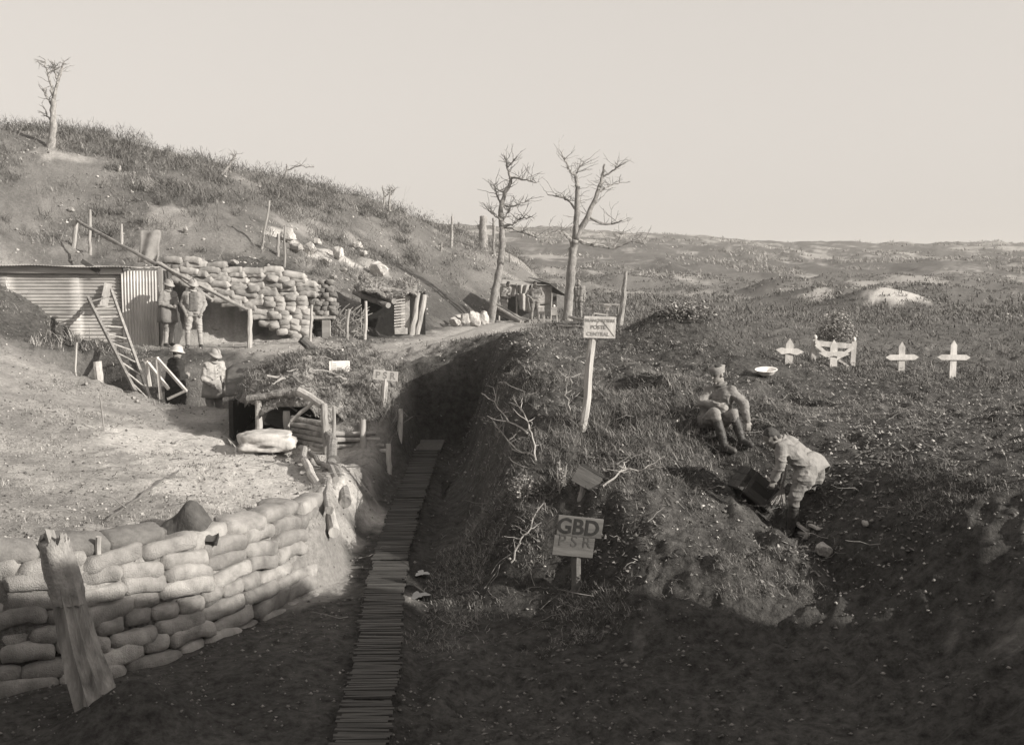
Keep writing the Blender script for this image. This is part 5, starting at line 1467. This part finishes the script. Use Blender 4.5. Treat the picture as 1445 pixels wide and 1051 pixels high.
# pale leafy clump in the shade, bush with wreath behind the grave
LEAF = nmat('pale_leaf', g(0.20), g(0.36), 9, 0.9, 0, var='shade')
def leaf_clump(name, label, c, rad, n, mat, cat, size=0.05, seed=0, stems=10):
    rg = np.random.default_rng(seed)
    q = rg.normal(size=(n, 3)); q /= np.linalg.norm(q, axis=1)[:, None]; q *= (rg.random(n) ** 0.4)[:, None]
    lump = 1 + 0.3 * vnoise3(q * 3 + seed, seed)
    P = np.array(c) + q * np.array(rad) * lump[:, None]
    root = thing(name, label, cat, (c[0], c[1], c[2] - rad[2]))
    V, T, sh = blades(P, rg.uniform(0.6, 1.3, n) * size, rg.uniform(0.4, 0.8, n) * size, 0.9, seed + 1, 0.8)
    V = V - np.array((c[0], c[1], c[2] - rad[2]))
    link('foliage', tri_mesh('foliage', V, T, mat, False, {'shade': sh}), root)
    m = MB()
    for k in range(stems):
        e = rg.normal(size=3); e[2] = abs(e[2]) + 0.6; e /= np.linalg.norm(e)
        m.tube(wood_pts(np.array((c[0], c[1], c[2] - rad[2] - .1)), np.array(c) + e * np.array(rad) * 1.15, 7, .08, seed + k), np.linspace(.012, .004, 7), 5, False)
    m.build('stem', WOOD, root)
p = G(737, 705); leaf_clump('weed_clump', 'pale seeding weed clump in the shade left of the tilted board', p + (0, 0, .12), (0.17, 0.15, 0.2), 260, LEAF, 'weed', 0.035, 3)
p = G(793, 690); leaf_clump('weed_clump', 'narrow pale weed just left of the tilted board', p + (0, 0, .12), (0.08, 0.08, 0.22), 150, LEAF, 'weed', 0.035, 5)
p = on_ground(1180, 27.6); leaf_clump('bush', 'round leafy bush behind the white grave fence', p + (0, 0, .68), (0.52, 0.45, 0.5), 2200, SCRUB, 'bush', 0.07, 7, 24)
p = on_ground(965, 25.6); leaf_clump('bush', 'dark scrub growing on the small spoil mound in the field', p + (0, 0, .05), (0.7, 0.5, 0.3), 900, SCRUB, 'bush', 0.09, 9, 20)

# stones and clods
def stones(name, label, n, y0, y1, u0, u1, seed, r0, r1, mat, accept):
    x, y, rg = scatter(n, y0, y1, u0, u1, seed)
    kk = rg.random(n) < accept(x, y); x, y = x[kk], y[kk]; n = len(x); z = H(x, y)
    base = np.array([(1, 0, 0), (-1, 0, 0), (0, 1, 0), (0, -1, 0), (0, 0, 1), (0, 0, -1)], float)
    F8 = np.array([(0, 2, 4), (2, 1, 4), (1, 3, 4), (3, 0, 4), (2, 0, 5), (1, 2, 5), (3, 1, 5), (0, 3, 5)])
    sz = np.exp(rg.uniform(math.log(r0), math.log(r1), n)) * (0.7 + y / 40)
    V = base[None] * (sz[:, None, None] * rg.uniform(0.55, 1.2, (n, 6, 1))) * np.array((1, 1, 0.75)) + rg.normal(0, 0.15, (n, 6, 3)) * sz[:, None, None]
    V = V + np.stack([x, y, z + sz * 0.25], 1)[:, None]
    T = (np.arange(n)[:, None, None] * 6 + F8[None]).reshape(-1, 3)
    stuff(name, label, V.reshape(-1, 3), T, np.repeat(rg.random(n), 6), mat)
CHIP = nmat('chalk_chip', g(0.16), g(0.36), 5, 0.95, 0, var='shade'); CLOD = nmat('earth_clod', g(0.09), g(0.2), 5, 0.95, 0, var='shade')
stones('chalk_chips', 'scattered chalk chips and flints', 14000, 9.5, 30, -0.56, 0.5, 61, 0.005, 0.03, CHIP, lambda x, y: (0.1 + 0.9 * sstep(0.1, 0.6, fbm(x / 0.8, y / 0.8, 4, 241) + 0.35 * (x < -2.2))) * (0.06 + 0.94 * sstep(-1.75, -1.4, H(x, y))))
stones('earth_clods', 'crumbled earth clods and leaf litter', 16000, 9.0, 30, -0.56, 0.52, 67, 0.006, 0.03, CLOD, lambda x, y: 0.35 + 0.65 * sstep(-0.1, 0.4, fbm(x / 0.9, y / 0.9, 4, 251)))
stones('hill_rubble', 'chalk rubble spilling down the hillside', 5000, 29, 70, -0.45, 0.02, 71, 0.012, 0.05, CHIP, lambda x, y: sstep(0.3, 1.2, foot_dist(x, y)) * (0.12 + 0.88 * sstep(0.15, 0.5, fbm(x / 1.8, y / 2.5, 4, 261))))
stones('field_rubble', 'chalk spoil scattered over the shelled plain', 5000, 45, 300, -0.05, 0.55, 73, 0.02, 0.06, CHIP, lambda x, y: sstep(0.25, 0.6, fbm(x / 12, y / 25, 4, 81)))

# ------------------------------------------------------------------ signs
def text_mesh(txt, size, mat, ext=0.0015, bold=0.0):
    cu = bpy.data.curves.new('lettering', 'FONT'); cu.body = txt; cu.size = size; cu.extrude = ext; cu.offset = bold
    cu.align_x = 'CENTER'; cu.align_y = 'CENTER'
    o = bpy.data.objects.new('tmp', cu); COL.objects.link(o)
    dg = bpy.context.evaluated_depsgraph_get(); dg.update()
    me = bpy.data.meshes.new_from_object(o.evaluated_get(dg)); bpy.data.objects.remove(o)
    for v in me.vertices:                                      # an unsteady brush
        q = np.array([[v.co.x / size * 5, v.co.y / size * 5, 0.3]]); v.co.x += size * 0.012 * vnoise3(q, 3)[0]; v.co.y += size * 0.012 * vnoise3(q + 7, 4)[0]
    me.materials.clear(); me.materials.append(mat); me.name = 'lettering'
    return me

def sign(name, label, board_c, w, h, roll, post_base, post_top, board_mat, post_mat, lines, yaw=0.0, pitch=0.0, post_r=0.04, planks=1, group=None):
    """board_c centre of the board; lines: (text, size, dx, dz, material, bold)"""
    root = thing(name, label, 'sign', tuple(post_base), group)
    log('post', np.array(post_base) - (0, 0, .25), post_top, post_r, post_r * 0.9, post_mat, root, hash(label) % 97, 8, 0.012)
    M = Matrix.Translation(Vector(board_c) - root.location) @ Euler((pitch, 0, yaw)).to_matrix().to_4x4() @ Euler((0, roll, 0)).to_matrix().to_4x4()
    b0 = None
    for k in range(planks):
        hh = h / planks; zz = (planks - 1) * hh / 2 - k * hh
        m = MB(); m.box((0 if planks == 1 else (0.02 if k == 0 else -0.025), 0, zz), (w * (1 if k == 0 else 0.9), 0.022, hh - 0.004)); me = m.mesh('board', board_mat)
        bv = link('board', me, root); bv.matrix_local = M
        b0 = b0 or bv
        md = bv.modifiers.new('bevel', 'BEVEL'); md.width = 0.003
    for (t, sz, dx, dz, mt, bo) in lines:
        me = text_mesh(t, sz, mt, 0.0015, bo)
        o = link('lettering', me, b0); o.matrix_local = Matrix.Translation((dx, -0.0135, dz)) @ Euler((math.pi / 2, 0, 0)).to_matrix().to_4x4()
    return root, M, b0

# tall notice on the mound
pb = G(819, 604); d = pb[1]
c = W(846, 462, d - 0.02); sc = d / FPX
root, M, b0 = sign('sign_post', 'white notice board for the central stretcher bearer post on a tall pale pole', c, 45 * sc, 31 * sc, 0.03, pb, W(837, 470, d + 0.03), WHITE, PALE,
     [('BRANCARDIERS', 0.056, 0, 0.09, FADED, 0.001), ('POSTE', 0.07, -0.02, 0.0, FADED, 0.001), ('CENTRAL', 0.07, -0.02, -0.09, FADED, 0.001)], post_r=0.055)
for (x0, z0, x1, z1) in ((0.02, 0.11, 0.20, -0.11), (-0.01, 0.12, -0.04, 0.03)):
    m = MB(); m.beam((x0, -0.0145, z0), (x1, -0.0145, z1), 0.002, 0.005, (0, 1, 0)); link('scored_stroke', m.mesh('scored_stroke', FADED), b0)
# two-plank sign in the foreground
pb = G(812, 838); d = pb[1]
c = W(814, 757, d - .06); sc = d / FPX
sign('sign_post', 'weathered two plank sign lettered GBD above faded PSR on a short post', c, 66 * sc, 58 * sc, 0.13, pb, W(814, 765, d), BOARDD, BOARDD,
     [('GBD', 0.24, 0.0, 0.105, nmat('thick_black_paint', g(0.012), g(0.022), 20, 0.7, 0.1), 0.006), ('P S R', 0.18, -0.02, -0.06, nmat('worn_black_paint', g(0.035), g(0.06), 30, 0.8, 0.1), 0.0)], yaw=0.15, planks=2, post_r=0.06)
# tilted small box sign
pb = G(812, 706); d = pb[1]
c = W(828, 676, d - .06); sc = d / FPX
root, M, b0 = sign('sign_post', 'small blank grey board tilted on a leaning stake above the GBD sign', c, 38 * sc, 25 * sc, 0.5, pb, W(824, 686, d), BOARDD, WOOD, [], yaw=-0.1, pitch=-0.25, post_r=0.045)
m = MB(); m.box((0.01, 0.03, 25 * sc / 2 + 0.02), (38 * sc, 0.08, 0.03)); o = link('capping', m.mesh('capping', DWOOD), b0)
# PSR board
pb = np.array(G(538, 570, 15)); d = 20.0; pb = on_ground(537, d)
c = W(544, 530, d); sc = d / FPX
sign('sign_post', 'white board lettered P.S.R on a stake at the trench edge', c, 35 * sc, 14 * sc, 0.09, pb, W(545, 524, d + .04), WHITE, PALE, [('P S R', 0.17, 0, 0, FADED, 0.004)], post_r=0.06)
# small notice
d = 20.8; pb = np.array(W(480, 545, d)); 
c = W(479, 518, d); sc = d / FPX
root, M, b0 = sign('sign_post', 'small white paper notice fixed on a stake atop the turf covered dugout', c, 29 * sc, 18 * sc, -0.02, pb, W(480, 524, d + .04), PAPER, PALE, [], post_r=0.03)
for k in range(4):
    m = MB(); m.box((-0.09, -0.0125, 0.06 - 0.035 * k), (0.07, 0.002, 0.008)); link('printed_line', m.mesh('printed_line', GREYINK), b0)
m = MB(); m.box((-0.14, -0.0125, 0), (0.006, 0.002, 0.22)); link('printed_line', m.mesh('printed_line', GREYINK), b0)

# ------------------------------------------------------------------ graves
def cross(px, base_py, top_py, bar_py, bar_w, d, label, leaf=False, tilt=0.0, wid=9):
    b = G(px, base_py); d = b[1]; sc = d / FPX
    h = W(px, top_py, d)[2] - b[2]; zb = W(px, bar_py, d)[2] - b[2]; w = wid * sc
    root = thing('grave_cross', label, 'cross', tuple(b), 'wooden grave crosses')
    root.rotation_euler = (0, tilt, 0)
    m = MB(); t = 0.02
    O = [(-w / 2, -0.2), (w / 2, -0.2), (w / 2, h - w * 0.8), (0, h), (-w / 2, h - w * 0.8)]
    V = [(x, -t, z) for x, z in O] + [(x, t, z) for x, z in O]
    m.add(V, [(0, 1, 2, 3, 4), (9, 8, 7, 6, 5)] + [(i, 5 + i, 5 + (i + 1) % 5, (i + 1) % 5) for i in range(5)])
    link('upright', m.mesh('upright', WHITE), root)
    m = MB(); bw, bh = bar_w * sc / 2, w * 0.42
    if leaf: O = [(-bw, zb + .02), (-bw * .55, zb - bh * 1.1), (0, zb - bh * .7), (bw * .5, zb - bh * 1.2), (bw, zb - .01), (bw * .5, zb + bh * .9), (0, zb + bh * .6), (-bw * .6, zb + bh * 1.0)]
    else: O = [(-bw, zb), (-bw + bh * 1.6, zb - bh), (bw - bh * 1.6, zb - bh), (bw, zb), (bw - bh * 1.6, zb + bh), (-bw + bh * 1.6, zb + bh)]
    n = len(O); V = [(x, -t - 0.03, z) for x, z in O] + [(x, -t - 0.004, z) for x, z in O]
    m.add(V, [tuple(range(n)), tuple(reversed(range(n, 2 * n)))] + [(i, n + i, n + (i + 1) % n, (i + 1) % n) for i in range(n)])
    link('crossbar', m.mesh('crossbar', WHITE), root)
    return root
cross(1113, 512, 477, 495, 40, 26.0, 'short grave cross with broad leaf shaped arms left of the white grave fence', True, 0.03, 11)
cross(1176, 517, 479, 499, 44, 26.3, 'grave cross with leaf shaped arms standing inside the white fence', True, 0, 10)
cross(1272, 524, 482, 504, 47, 27.0, 'pointed grave cross between the white fence and the rightmost cross', False, -0.01)
cross(1344, 533, 480, 504, 47, 27.0, 'tall pointed grave cross at the right end of the row', False, 0.01)
# loose shard leaning at the fenced cross
b = on_ground(1190, 26.0)
plank('loose_board', W(1184, 508, 26.05), W(1197, 517, 25.95), 0.05, 0.02, WHITE, None, (0, 1, 0)); tag(bpy.data.objects['loose_board'], 'loose white board leaning at the foot of the fenced grave cross', 'board')
b = on_ground(1176, 26.6)
root = thing('grave_fence', 'white wooden fence end with crossed braces in front of the wreath bush', 'fence', tuple(b))
pl, pr = on_ground(1149, 26.6), on_ground(1205, 26.6)
tl, tr_ = W(1150, 479, 26.6), W(1205, 482, 26.6)
plank('post', pl - (0, 0, .2), tl, 0.12, 0.09, WHITE, root, (0, 1, 0)); plank('post', pr - (0, 0, .2), tr_, 0.12, 0.09, WHITE, root, (0, 1, 0))
for q in (tl, tr_):
    m = MB(); ell(m, q + (0, 0, .05), (0.055, 0.055, 0.065)); m.build('finial', WHITE, root, True)
plank('rail', W(1150, 484, 26.53), W(1206, 489, 26.53), 0.03, 0.13, WHITE, root)
plank('brace', W(1151, 486, 26.49), W(1177, 508, 26.49), 0.03, 0.08, WHITE, root); plank('brace', W(1204, 490, 26.45), W(1178, 508, 26.45), 0.03, 0.08, WHITE, root)

# ------------------------------------------------------------------ basin, crate and things round the two men
p = G(1081, 531)
m = MB(); n = 28
prof = [(0.10, 0.0), (0.16, 0.035), (0.20, 0.10), (0.225, 0.115), (0.222, 0.122), (0.195, 0.108), (0.15, 0.045), (0.0, 0.02)]
V = [(r_ * math.cos(2 * math.pi * k / n), r_ * math.sin(2 * math.pi * k / n), z) for r_, z in prof for k in range(n)]
m.add(V, [(i * n + k, i * n + (k + 1) % n, (i + 1) * n + (k + 1) % n, (i + 1) * n + k) for i in range(len(prof) - 1) for k in range(n)] + [tuple(reversed(range(n)))])
o = link('basin', m.mesh('basin', ENAMEL, True)); o.location = p + (0, 0, .02); o.rotation_euler = (0.16, -0.05, 0); tag(o, 'white enamel basin resting on the grass beside the dark pit', 'basin')

# open dark wooden crate, tipped along the slope
c = W(1066, 690, 13.35)
M = Matrix.Translation(Vector(c)) @ Euler((math.radians(-6), math.radians(38), math.radians(8))).to_matrix().to_4x4()
root = thing('open_crate', 'dark wooden crate with its lid off tipped along the slope', 'crate', tuple(c)); root.rotation_euler = (math.radians(-6), math.radians(38), math.radians(8))
Lx, Ly, Lz = 0.50, 0.34, 0.30
CR = nmat('tarred_crate_wood', g(0.035), g(0.085), 6, 0.8, 0.5, 30, (0.2, 1, 1))
def crate_side(nm, ctr, size):
    m = MB(); m.box(ctr, size); link(nm, m.mesh(nm, CR), root)
for k in range(3):
    crate_side('plank', (0, -Ly / 2, -Lz / 2 + 0.05 + k * 0.1), (Lx, 0.018, 0.095)); crate_side('plank', (0, Ly / 2, -Lz / 2 + 0.05 + k * 0.1), (Lx, 0.018, 0.095))
    crate_side('plank', (-Lx / 2 - .01, 0, -Lz / 2 + 0.05 + k * 0.1), (0.018, Ly, 0.095)); crate_side('plank', (Lx / 2 + .01, 0, -Lz / 2 + 0.05 + k * 0.1), (0.018, Ly, 0.095))
crate_side('bottom', (0, 0, -Lz / 2), (Lx, Ly - 0.02, 0.015))
m = MB(); m.box((0.17, -Ly / 2 - 0.016, 0), (0.05, 0.016, Lz)); link('batten', m.mesh('batten', CR), root)
m = MB(); m.box((-0.17, -Ly / 2 - 0.016, 0), (0.05, 0.016, Lz)); link('batten', m.mesh('batten', CR), root)
# crumpled white cloth
p = W(1093, 682, 13.25); m = MB(); n = 14; V = []
for i in range(n):
    for j in range(n):
        u, v = i / (n - 1) * 2 - 1, j / (n - 1) * 2 - 1
        V.append((u * 0.085, v * 0.07, 0.045 * (1 - u * u) * (1 - v * v) + 0.02 * math.sin(9 * u + 5 * v) + 0.015 * math.sin(14 * v - 4 * u) + 0.04 * v))
m.add(V, [(i * n + j, (i + 1) * n + j, (i + 1) * n + j + 1, i * n + j + 1) for i in range(n - 1) for j in range(n - 1)])
me = m.mesh('white_cloth', PAPER, True); o = link('white_cloth', me); o.location = p; o.rotation_euler = (0.9, 0, 0.1); s_ = o.modifiers.new('t', 'SOLIDIFY'); s_.thickness = 0.008
tag(o, 'crumpled white cloth hanging from the edge of the crate', 'cloth')
# besom of pale straw
root = thing('straw_besom', 'pale straw besom lying under the crate beside the bending man', 'besom', tuple(W(1096, 712, 13.2)))
r = random.Random(9); m = MB()
for k in range(60):
    a = W(1104 + r.uniform(-3, 3), 690, 13.2 + r.uniform(-.03, .03)); b = W(1086 + 22 * r.random(), 710 + r.uniform(-3, 3), 13.1 + r.uniform(-.05, .05))
    m.tube(wood_pts(a, b, 4, 0.03, k), 0.004, 4, False)
o = m.build('bristles', PALE, root); o['kind'] = 'stuff'
log('handle', W(1103, 692, 13.2), W(1110, 650, 13.4), 0.014, 0.014, WOOD, root, 5)
# wood chips by his boot
for k, (x0, y0, x1, y1) in enumerate(((1122, 744, 1140, 756), (1143, 745, 1155, 752), (1128, 757, 1140, 762))):
    a, b = G(x0, y0), G(x1, y1); o = plank('split_wood', a + (0, 0, .04), b + (0, 0, .05), 0.045, 0.025, PALE); tag(o, ['long', 'short', 'narrow'][k] + ' pale split stick lying by the boots of the bending man', 'stick', 'split sticks on the slope')

# ------------------------------------------------------------------ boulders
def rock_mesh(seed, mat, sub=3, rough=0.28):
    bm = bmesh.new(); bmesh.ops.create_icosphere(bm, subdivisions=sub, radius=1.0)
    co = np.array([v.co[:] for v in bm.verts])
    rg = np.random.default_rng(seed)
    for _ in range(18):                                       # knock flat facets off
        nv = rg.normal(size=3); nv /= np.linalg.norm(nv); dd = rg.uniform(0.42, 0.78)
        q = co @ nv; co -= np.outer(np.maximum(q - dd, 0) * 0.92, nv)
    nz_ = vnoise3(co * 2.2 + seed, seed) * rough * 0.6 + vnoise3(co * 6 + seed, seed + 1) * rough * 0.3
    co *= (1 + nz_)[:, None]
    for v, c_ in zip(bm.verts, co): v.co = c_
    me = bpy.data.meshes.new('boulder'); bm.to_mesh(me); bm.free(); me.materials.append(mat)
    return me
ROCKC = [rock_mesh(k, CHALKM) for k in range(4)]; ROCKS = [rock_mesh(k + 9, STONE) for k in range(3)]
def boulder(px, py, w, h, label, mats=ROCKC, k=0, yaw=0.0, name='chalk_boulder'):
    p = G(px, py); sc = p[1] / FPX
    o = link(name, mats[k % len(mats)]); o.location = p + (0, 0, h * sc * 0.32); o.scale = (w * sc / 2, w * sc / 2 * 0.9, h * sc / 2); o.rotation_euler = (0.1 * k, 0.15 * k, yaw + k)
    tag(o, label, 'boulder', 'chalk boulders on the hillside'); return o
boulder(532, 392, 36, 38, 'largest upright white chalk boulder above the log roofed shelter', k=0)
boulder(404, 342, 34, 30, 'tall jagged chalk block at the top of the white face', k=1)
boulder(418, 357, 30, 18, 'flat chalk block below the jagged one on the white face', k=2)
boulder(437, 360, 34, 26, 'rounded chalk boulder in the middle of the white face', k=3)
boulder(446, 346, 20, 14, 'small chalk lump under the brush overhang', k=1)
boulder(477, 366, 24, 26, 'square chalk block right of the white face', k=2)
boulder(459, 372, 22, 14, 'low chalk slab tumbled below the white face', k=0)
boulder(486, 385, 14, 12, 'small bright chalk cube above the pile of dark sandbags', k=3)
boulder(503, 352, 24, 16, 'weathered chalk lump on the slope above the square block', k=1)
boulder(512, 362, 18, 12, 'small chalk lump beside the weathered one', k=2)
boulder(330, 374, 18, 12, 'rounded white stone on top of the sandbag wall', k=0)
boulder(168, 243, 10, 14, 'lone white stone in the scrub high on the hillside', k=2)
boulder(100, 300, 12, 10, 'pale stone in the scrub above the hut', k=1)
boulder(262, 329, 12, 14, 'white stone in a hollow below the bare patch', k=3)
boulder(1160, 785, 30, 32, 'round pale chalk boulder lying below the bending man', k=0)
boulder(1136, 762, 12, 12, 'small white chalk lump at the boot of the bending man', k=1)
boulder(1220, 742, 14, 12, 'chalk lump half sunk in the dark slope at the right', k=2)
boulder(1123, 781, 8, 8, 'little white chip between the bending man and the round boulder', k=3)
boulder(820, 605, 12, 12, 'white stone wedged at the foot of the tall notice pole', k=2)
boulder(305, 470, 14, 10, 'white block lying on the slope behind the open jacketed soldier', k=1)
boulder(470, 395, 16, 10, 'flat pale stone among brush left of the largest boulder', k=2)
for k, (x, y_, w_, h_) in enumerate(((640, 464, 20, 22), (654, 462, 18, 26), (668, 458, 20, 30), (682, 456, 18, 32), (648, 452, 18, 14), (674, 446, 18, 14))):
    p = on_ground(x, 41.0 + 0.25 * k); sc = p[1] / FPX
    if k == 0: cw = thing('chalk_wall', 'rough low wall of chalk blocks beside the leaning tree', 'wall', tuple(p))
    o = link('block', ROCKC[k % 4], cw); o.location = np.array(p) - np.array(cw.location) + (0, 0, h_ * sc * (0.35 if k < 4 else 0.9)); o.scale = (w_ * sc / 2 * 1.1, 0.3, h_ * sc / 2); o.rotation_euler = (0, 0, k * 1.3)

# ------------------------------------------------------------------ canvas shelter under the trees
ds = 48.3
root = thing('canvas_shelter', 'ragged canvas shelter with hanging flaps between the two bare trees', 'shelter', tuple(on_ground(752, ds)))
def cloth(name, corners, mat, nu=12, nv=8, sag=0.1, fold=0.05, freq=9, parent=root, thick=0.02):
    """corners: four points, top left, top right, bottom right, bottom left"""
    A, B, C_, D_ = [np.array(q, float) for q in corners]
    V = []
    for i in range(nu):
        for j in range(nv):
            u, v = i / (nu - 1), j / (nv - 1)
            q = (A * (1 - u) + B * u) * (1 - v) + (D_ * (1 - u) + C_ * u) * v
            V.append(q + (0, fold * math.sin(freq * u + 2 * v), -sag * math.sin(math.pi * u) * (0.4 + 0.6 * math.sin(math.pi * v))))
    m = MB(); m.add(V, [(i * nv + j, i * nv + j + 1, (i + 1) * nv + j + 1, (i + 1) * nv + j) for i in range(nu - 1) for j in range(nv - 1)])
    o = m.build(name, mat, parent, True); s_ = o.modifiers.new('t', 'SOLIDIFY'); s_.thickness = thick; return o
cloth('roof_canvas', (W(705, 393, ds + 1.6), W(772, 398, ds + 1.6), W(778, 402, ds - .2), W(702, 400, ds - .2)), CANVAS, sag=0.08)
cloth('roof_tarpaulin', (W(745, 391, ds + 1.5), W(766, 393, ds + 1.5), W(800, 417, ds - .3), W(776, 400, ds - .35)), CANVASD, sag=0.03)
cloth('side_flap', (W(776, 403, ds - .1), W(799, 417, ds - .2), W(798, 418, ds + 1.4), W(776, 412, ds + 1.2)), CANVASD, sag=0.02)
cloth('flap', (W(702, 401, ds - .2), W(728, 402, ds - .2), W(727, 418, ds - .15), W(705, 420, ds - .2)), CANVAS, fold=0.07, sag=0.02)
cloth('flap', (W(729, 402, ds - .25), W(748, 402, ds - .25), W(744, 416, ds - .2), W(733, 418, ds - .2)), CANVAS, fold=0.08, freq=14, sag=0)
cloth('flap', (W(731, 414, ds - .3), W(744, 414, ds - .3), W(749, 442, ds - .3), W(733, 436, ds - .3)), CANVAS, fold=0.1, sag=0)
cloth('flap', (W(750, 402, ds - .1), W(779, 403, ds - .1), W(777, 430, ds - .1), W(750, 430, ds - .1)), CANVAS, fold=0.05, sag=0)
m = MB(); m.box(W(745, 425, ds + 1.5), (2.6, 0.05, 1.6)); m.build('back_wall', CANVASD, root)
for k, (x, t_) in enumerate(((704, 400), (729, 400), (750, 401), (778, 402))):
    q = on_ground(x, ds - .15); log('pole', q - (0, 0, .1), W(x, t_, ds - .2), 0.04, 0.035, WOOD, root, k)
# timber stacked by the tree
for k, (x0, y0, x1, y1) in enumerate(((698, 432, 735, 455), (699, 436, 738, 459), (700, 441, 730, 459), (703, 438, 748, 456), (698, 428, 742, 448))):
    a = W(x0, y0, 45.8 + .12 * k); b = on_ground(x1, 44.6 + .1 * k) + (0, 0, .06)
    if k == 0: tb = thing('timber_pile', 'pile of dark poles slanting beside the leaning tree', 'timber pile', tuple(b))
    log('pole', a, b, 0.07, 0.06, BARK if k % 2 else WOOD, tb, k, 8, 0.01)
# two trestle stools
for k, (x, t_, b_) in enumerate(((764, 441, 462), (782, 438, 466))):
    q = on_ground(x, 43.5 - 0.4 * k); sc = q[1] / FPX; hh = 0.62
    root = thing('stool', ['pale square stool with splayed legs before the shelter', 'narrow stool with a lamp knob top right of the pale one'][k], 'stool', tuple(q))
    m = MB(); m.box((0, 0, hh), (0.24, 0.22, 0.05)); link('seat', m.mesh('seat', WHITE if k == 0 else WOODX), root)
    m = MB(); m.box((0, -.09, hh - .16), (0.22, 0.02, 0.28)); link('apron', m.mesh('apron', PALE if k == 0 else WOODX), root)
    for sx in (-1, 1):
        for sy in (-1, 1):
            m = MB(); m.beam((sx * .09, sy * .08, hh - .03), (sx * .14, sy * .12, -.05), 0.035, 0.035); link('leg', m.mesh('leg', PALE), root)
    if k: m = MB(); ell(m, (0, 0, hh + .07), (0.05, 0.05, 0.05)); link('knob', m.mesh('knob', WHITE, True), root)
# rough table with a bowl, beside the broken stump
dt_ = 40.0
q = on_ground(857, dt_)
root = thing('plank_table', 'rough plank table and bench beside the broken tree stump', 'table', tuple(q))
plank('top', W(834, 429, dt_), W(875, 430, dt_), 0.55, 0.05, PALE, root); plank('bench', W(838, 442, dt_ - .4), W(871, 446, dt_ - .4), 0.3, 0.05, WOODX, root)
for x in (836, 856, 873):
    qq = on_ground(x, dt_); log('leg', qq - (0, 0, .1), W(x, 430, dt_), 0.035, 0.035, WOOD, root, x)
for x in (840, 869):
    qq = on_ground(x, dt_ - .4); log('bench_leg', qq - (0, 0, .1), W(x, 444, dt_ - .4), 0.03, 0.03, WOOD, root, x)
m = MB(); q = W(857, 432, dt_ - .35); m.tube([q + (0, 0, -.16), q + (0, 0, -.08), q + (0, 0, .02)], [0.06, 0.05, 0.12], 12); o = m.build('bucket', ENAMEL); tag(o, 'white funnel shaped pail hanging at the plank table', 'pail')
o = log('fallen_pole', W(804, 447, 41.5), W(824, 452, 40.0), 0.06, 0.06, PALE, None, 3); o.location.z += 0
tag(o, 'pale pole lying beside the foot of the forked tree', 'pole')
a, b = on_ground(786, 38.0), on_ground(824, 37.0)
o = log('fallen_pole', a + (0, 0, .05), b + (0, 0, .1), 0.05, 0.05, BARK, None, 4); tag(o, 'dark pole lying on the ground behind the tall notice', 'pole')

# stakes along the trench and the bank
stake((97, 505), (108, 483), 0.03, 0.02, PALE, 'forked pale stick standing in the bank left of the ladder', seed=31, d=24.0)
stake((138, 522), (137, 510), 0.10, 0.09, PALE, 'pale stump on the bank left of the ladder', name='stump', cat='stump', seed=32, d=23.3)
for k, (x0, y0, x1, y1) in enumerate(((110, 508, 185, 556), (66, 480, 118, 512), (122, 520, 190, 552))):
    a, b = on_ground(x0, 24.2 - .2 * k), on_ground(x1, 22.6 - .1 * k)
    o = log('fallen_pole', a + (0, 0, .06), b + (0, 0, .06), 0.04, 0.03, WOOD if k != 1 else PALE, None, 40 + k, 7, 0.03); tag(o, ['long pole lying on the bank beside the ladder', 'pole lying in the brush at the left end of the bank', 'thin pole lying alongside the long one by the ladder'][k], 'pole')
a, b = G(252, 668), G(150, 740)
m = MB(); t_ = np.linspace(0, 1, 14); P = [np.array((a[0] + (b[0] - a[0]) * t, a[1] + (b[1] - a[1]) * t, 0)) for t in t_]
for q in P: q[2] = Hs(q[0], q[1]) + 0.035
m.tube(P, 0.014, 6, True, .2); o = m.build('cable', WIRE); tag(o, 'dark cable lying across the chalk bank', 'cable')
stake((147, 610), (141, 560), 0.018, 0.012, WOOD, 'thin bent twig standing on the left bank', name='twig', cat='twig', seed=45)
stake((139, 795), (139, 757), 0.02, 0.03, WOOD, 'dark forked peg in the bank above the sandbag wall', name='wooden_peg', cat='peg', seed=46)
p0, p1 = on_ground(640, 47), None
for k, (bx, by, tx, ty, rr_, lab) in enumerate(((637, 350, 638, 305, 0.10, 'lone charred snag on the hill shoulder'), (622, 355, 623, 342, 0.08, 'short pale stake on the hill shoulder'), (720, 372, 719, 358, 0.08, 'short pale stake behind the leaning tree'))):
    stake((bx, by), (tx, ty), rr_, rr_ * 0.6, WOOD if k else BARK, lab, seed=60 + k)
stake((873, 455), (883, 383), 0.13, 0.06, BARK, 'broken tree stump standing behind the tall notice', name='tree_stump', cat='stump', seed=70, d=39.3, bend=0.05)
# thin wire along the track
m = MB(); P = []
for t in np.linspace(0, 1, 30):
    px = 228 + t * 430; q = W(px, 489 - 4 * math.sin(t * 3), 27.6 + 2.5 * t); P.append(q)
m.tube(P, 0.006, 5, False); o = m.build('wire', WIRE); tag(o, 'thin wire strung low along the near side of the track', 'wire')
# ------------------------------------------------------------------ the hazy air
mb = MB(); mb.box((0, 430, 10), (6200, 960, 44))
hz = mb.build('haze', None)
hm = bpy.data.materials.new('haze_air'); hm.use_nodes = True
hm.node_tree.nodes.clear()
pv = hm.node_tree.nodes.new('ShaderNodeVolumePrincipled'); ov = hm.node_tree.nodes.new('ShaderNodeOutputMaterial')
pv.inputs['Color'].default_value = (0.93, 0.9, 0.86, 1); pv.inputs['Density'].default_value = 0.0006
hm.node_tree.links.new(pv.outputs[0], ov.inputs['Volume'])
hz.data.materials.append(hm)
tag(hz, 'pale even haze hanging over the plain', None, None, 'stuff')
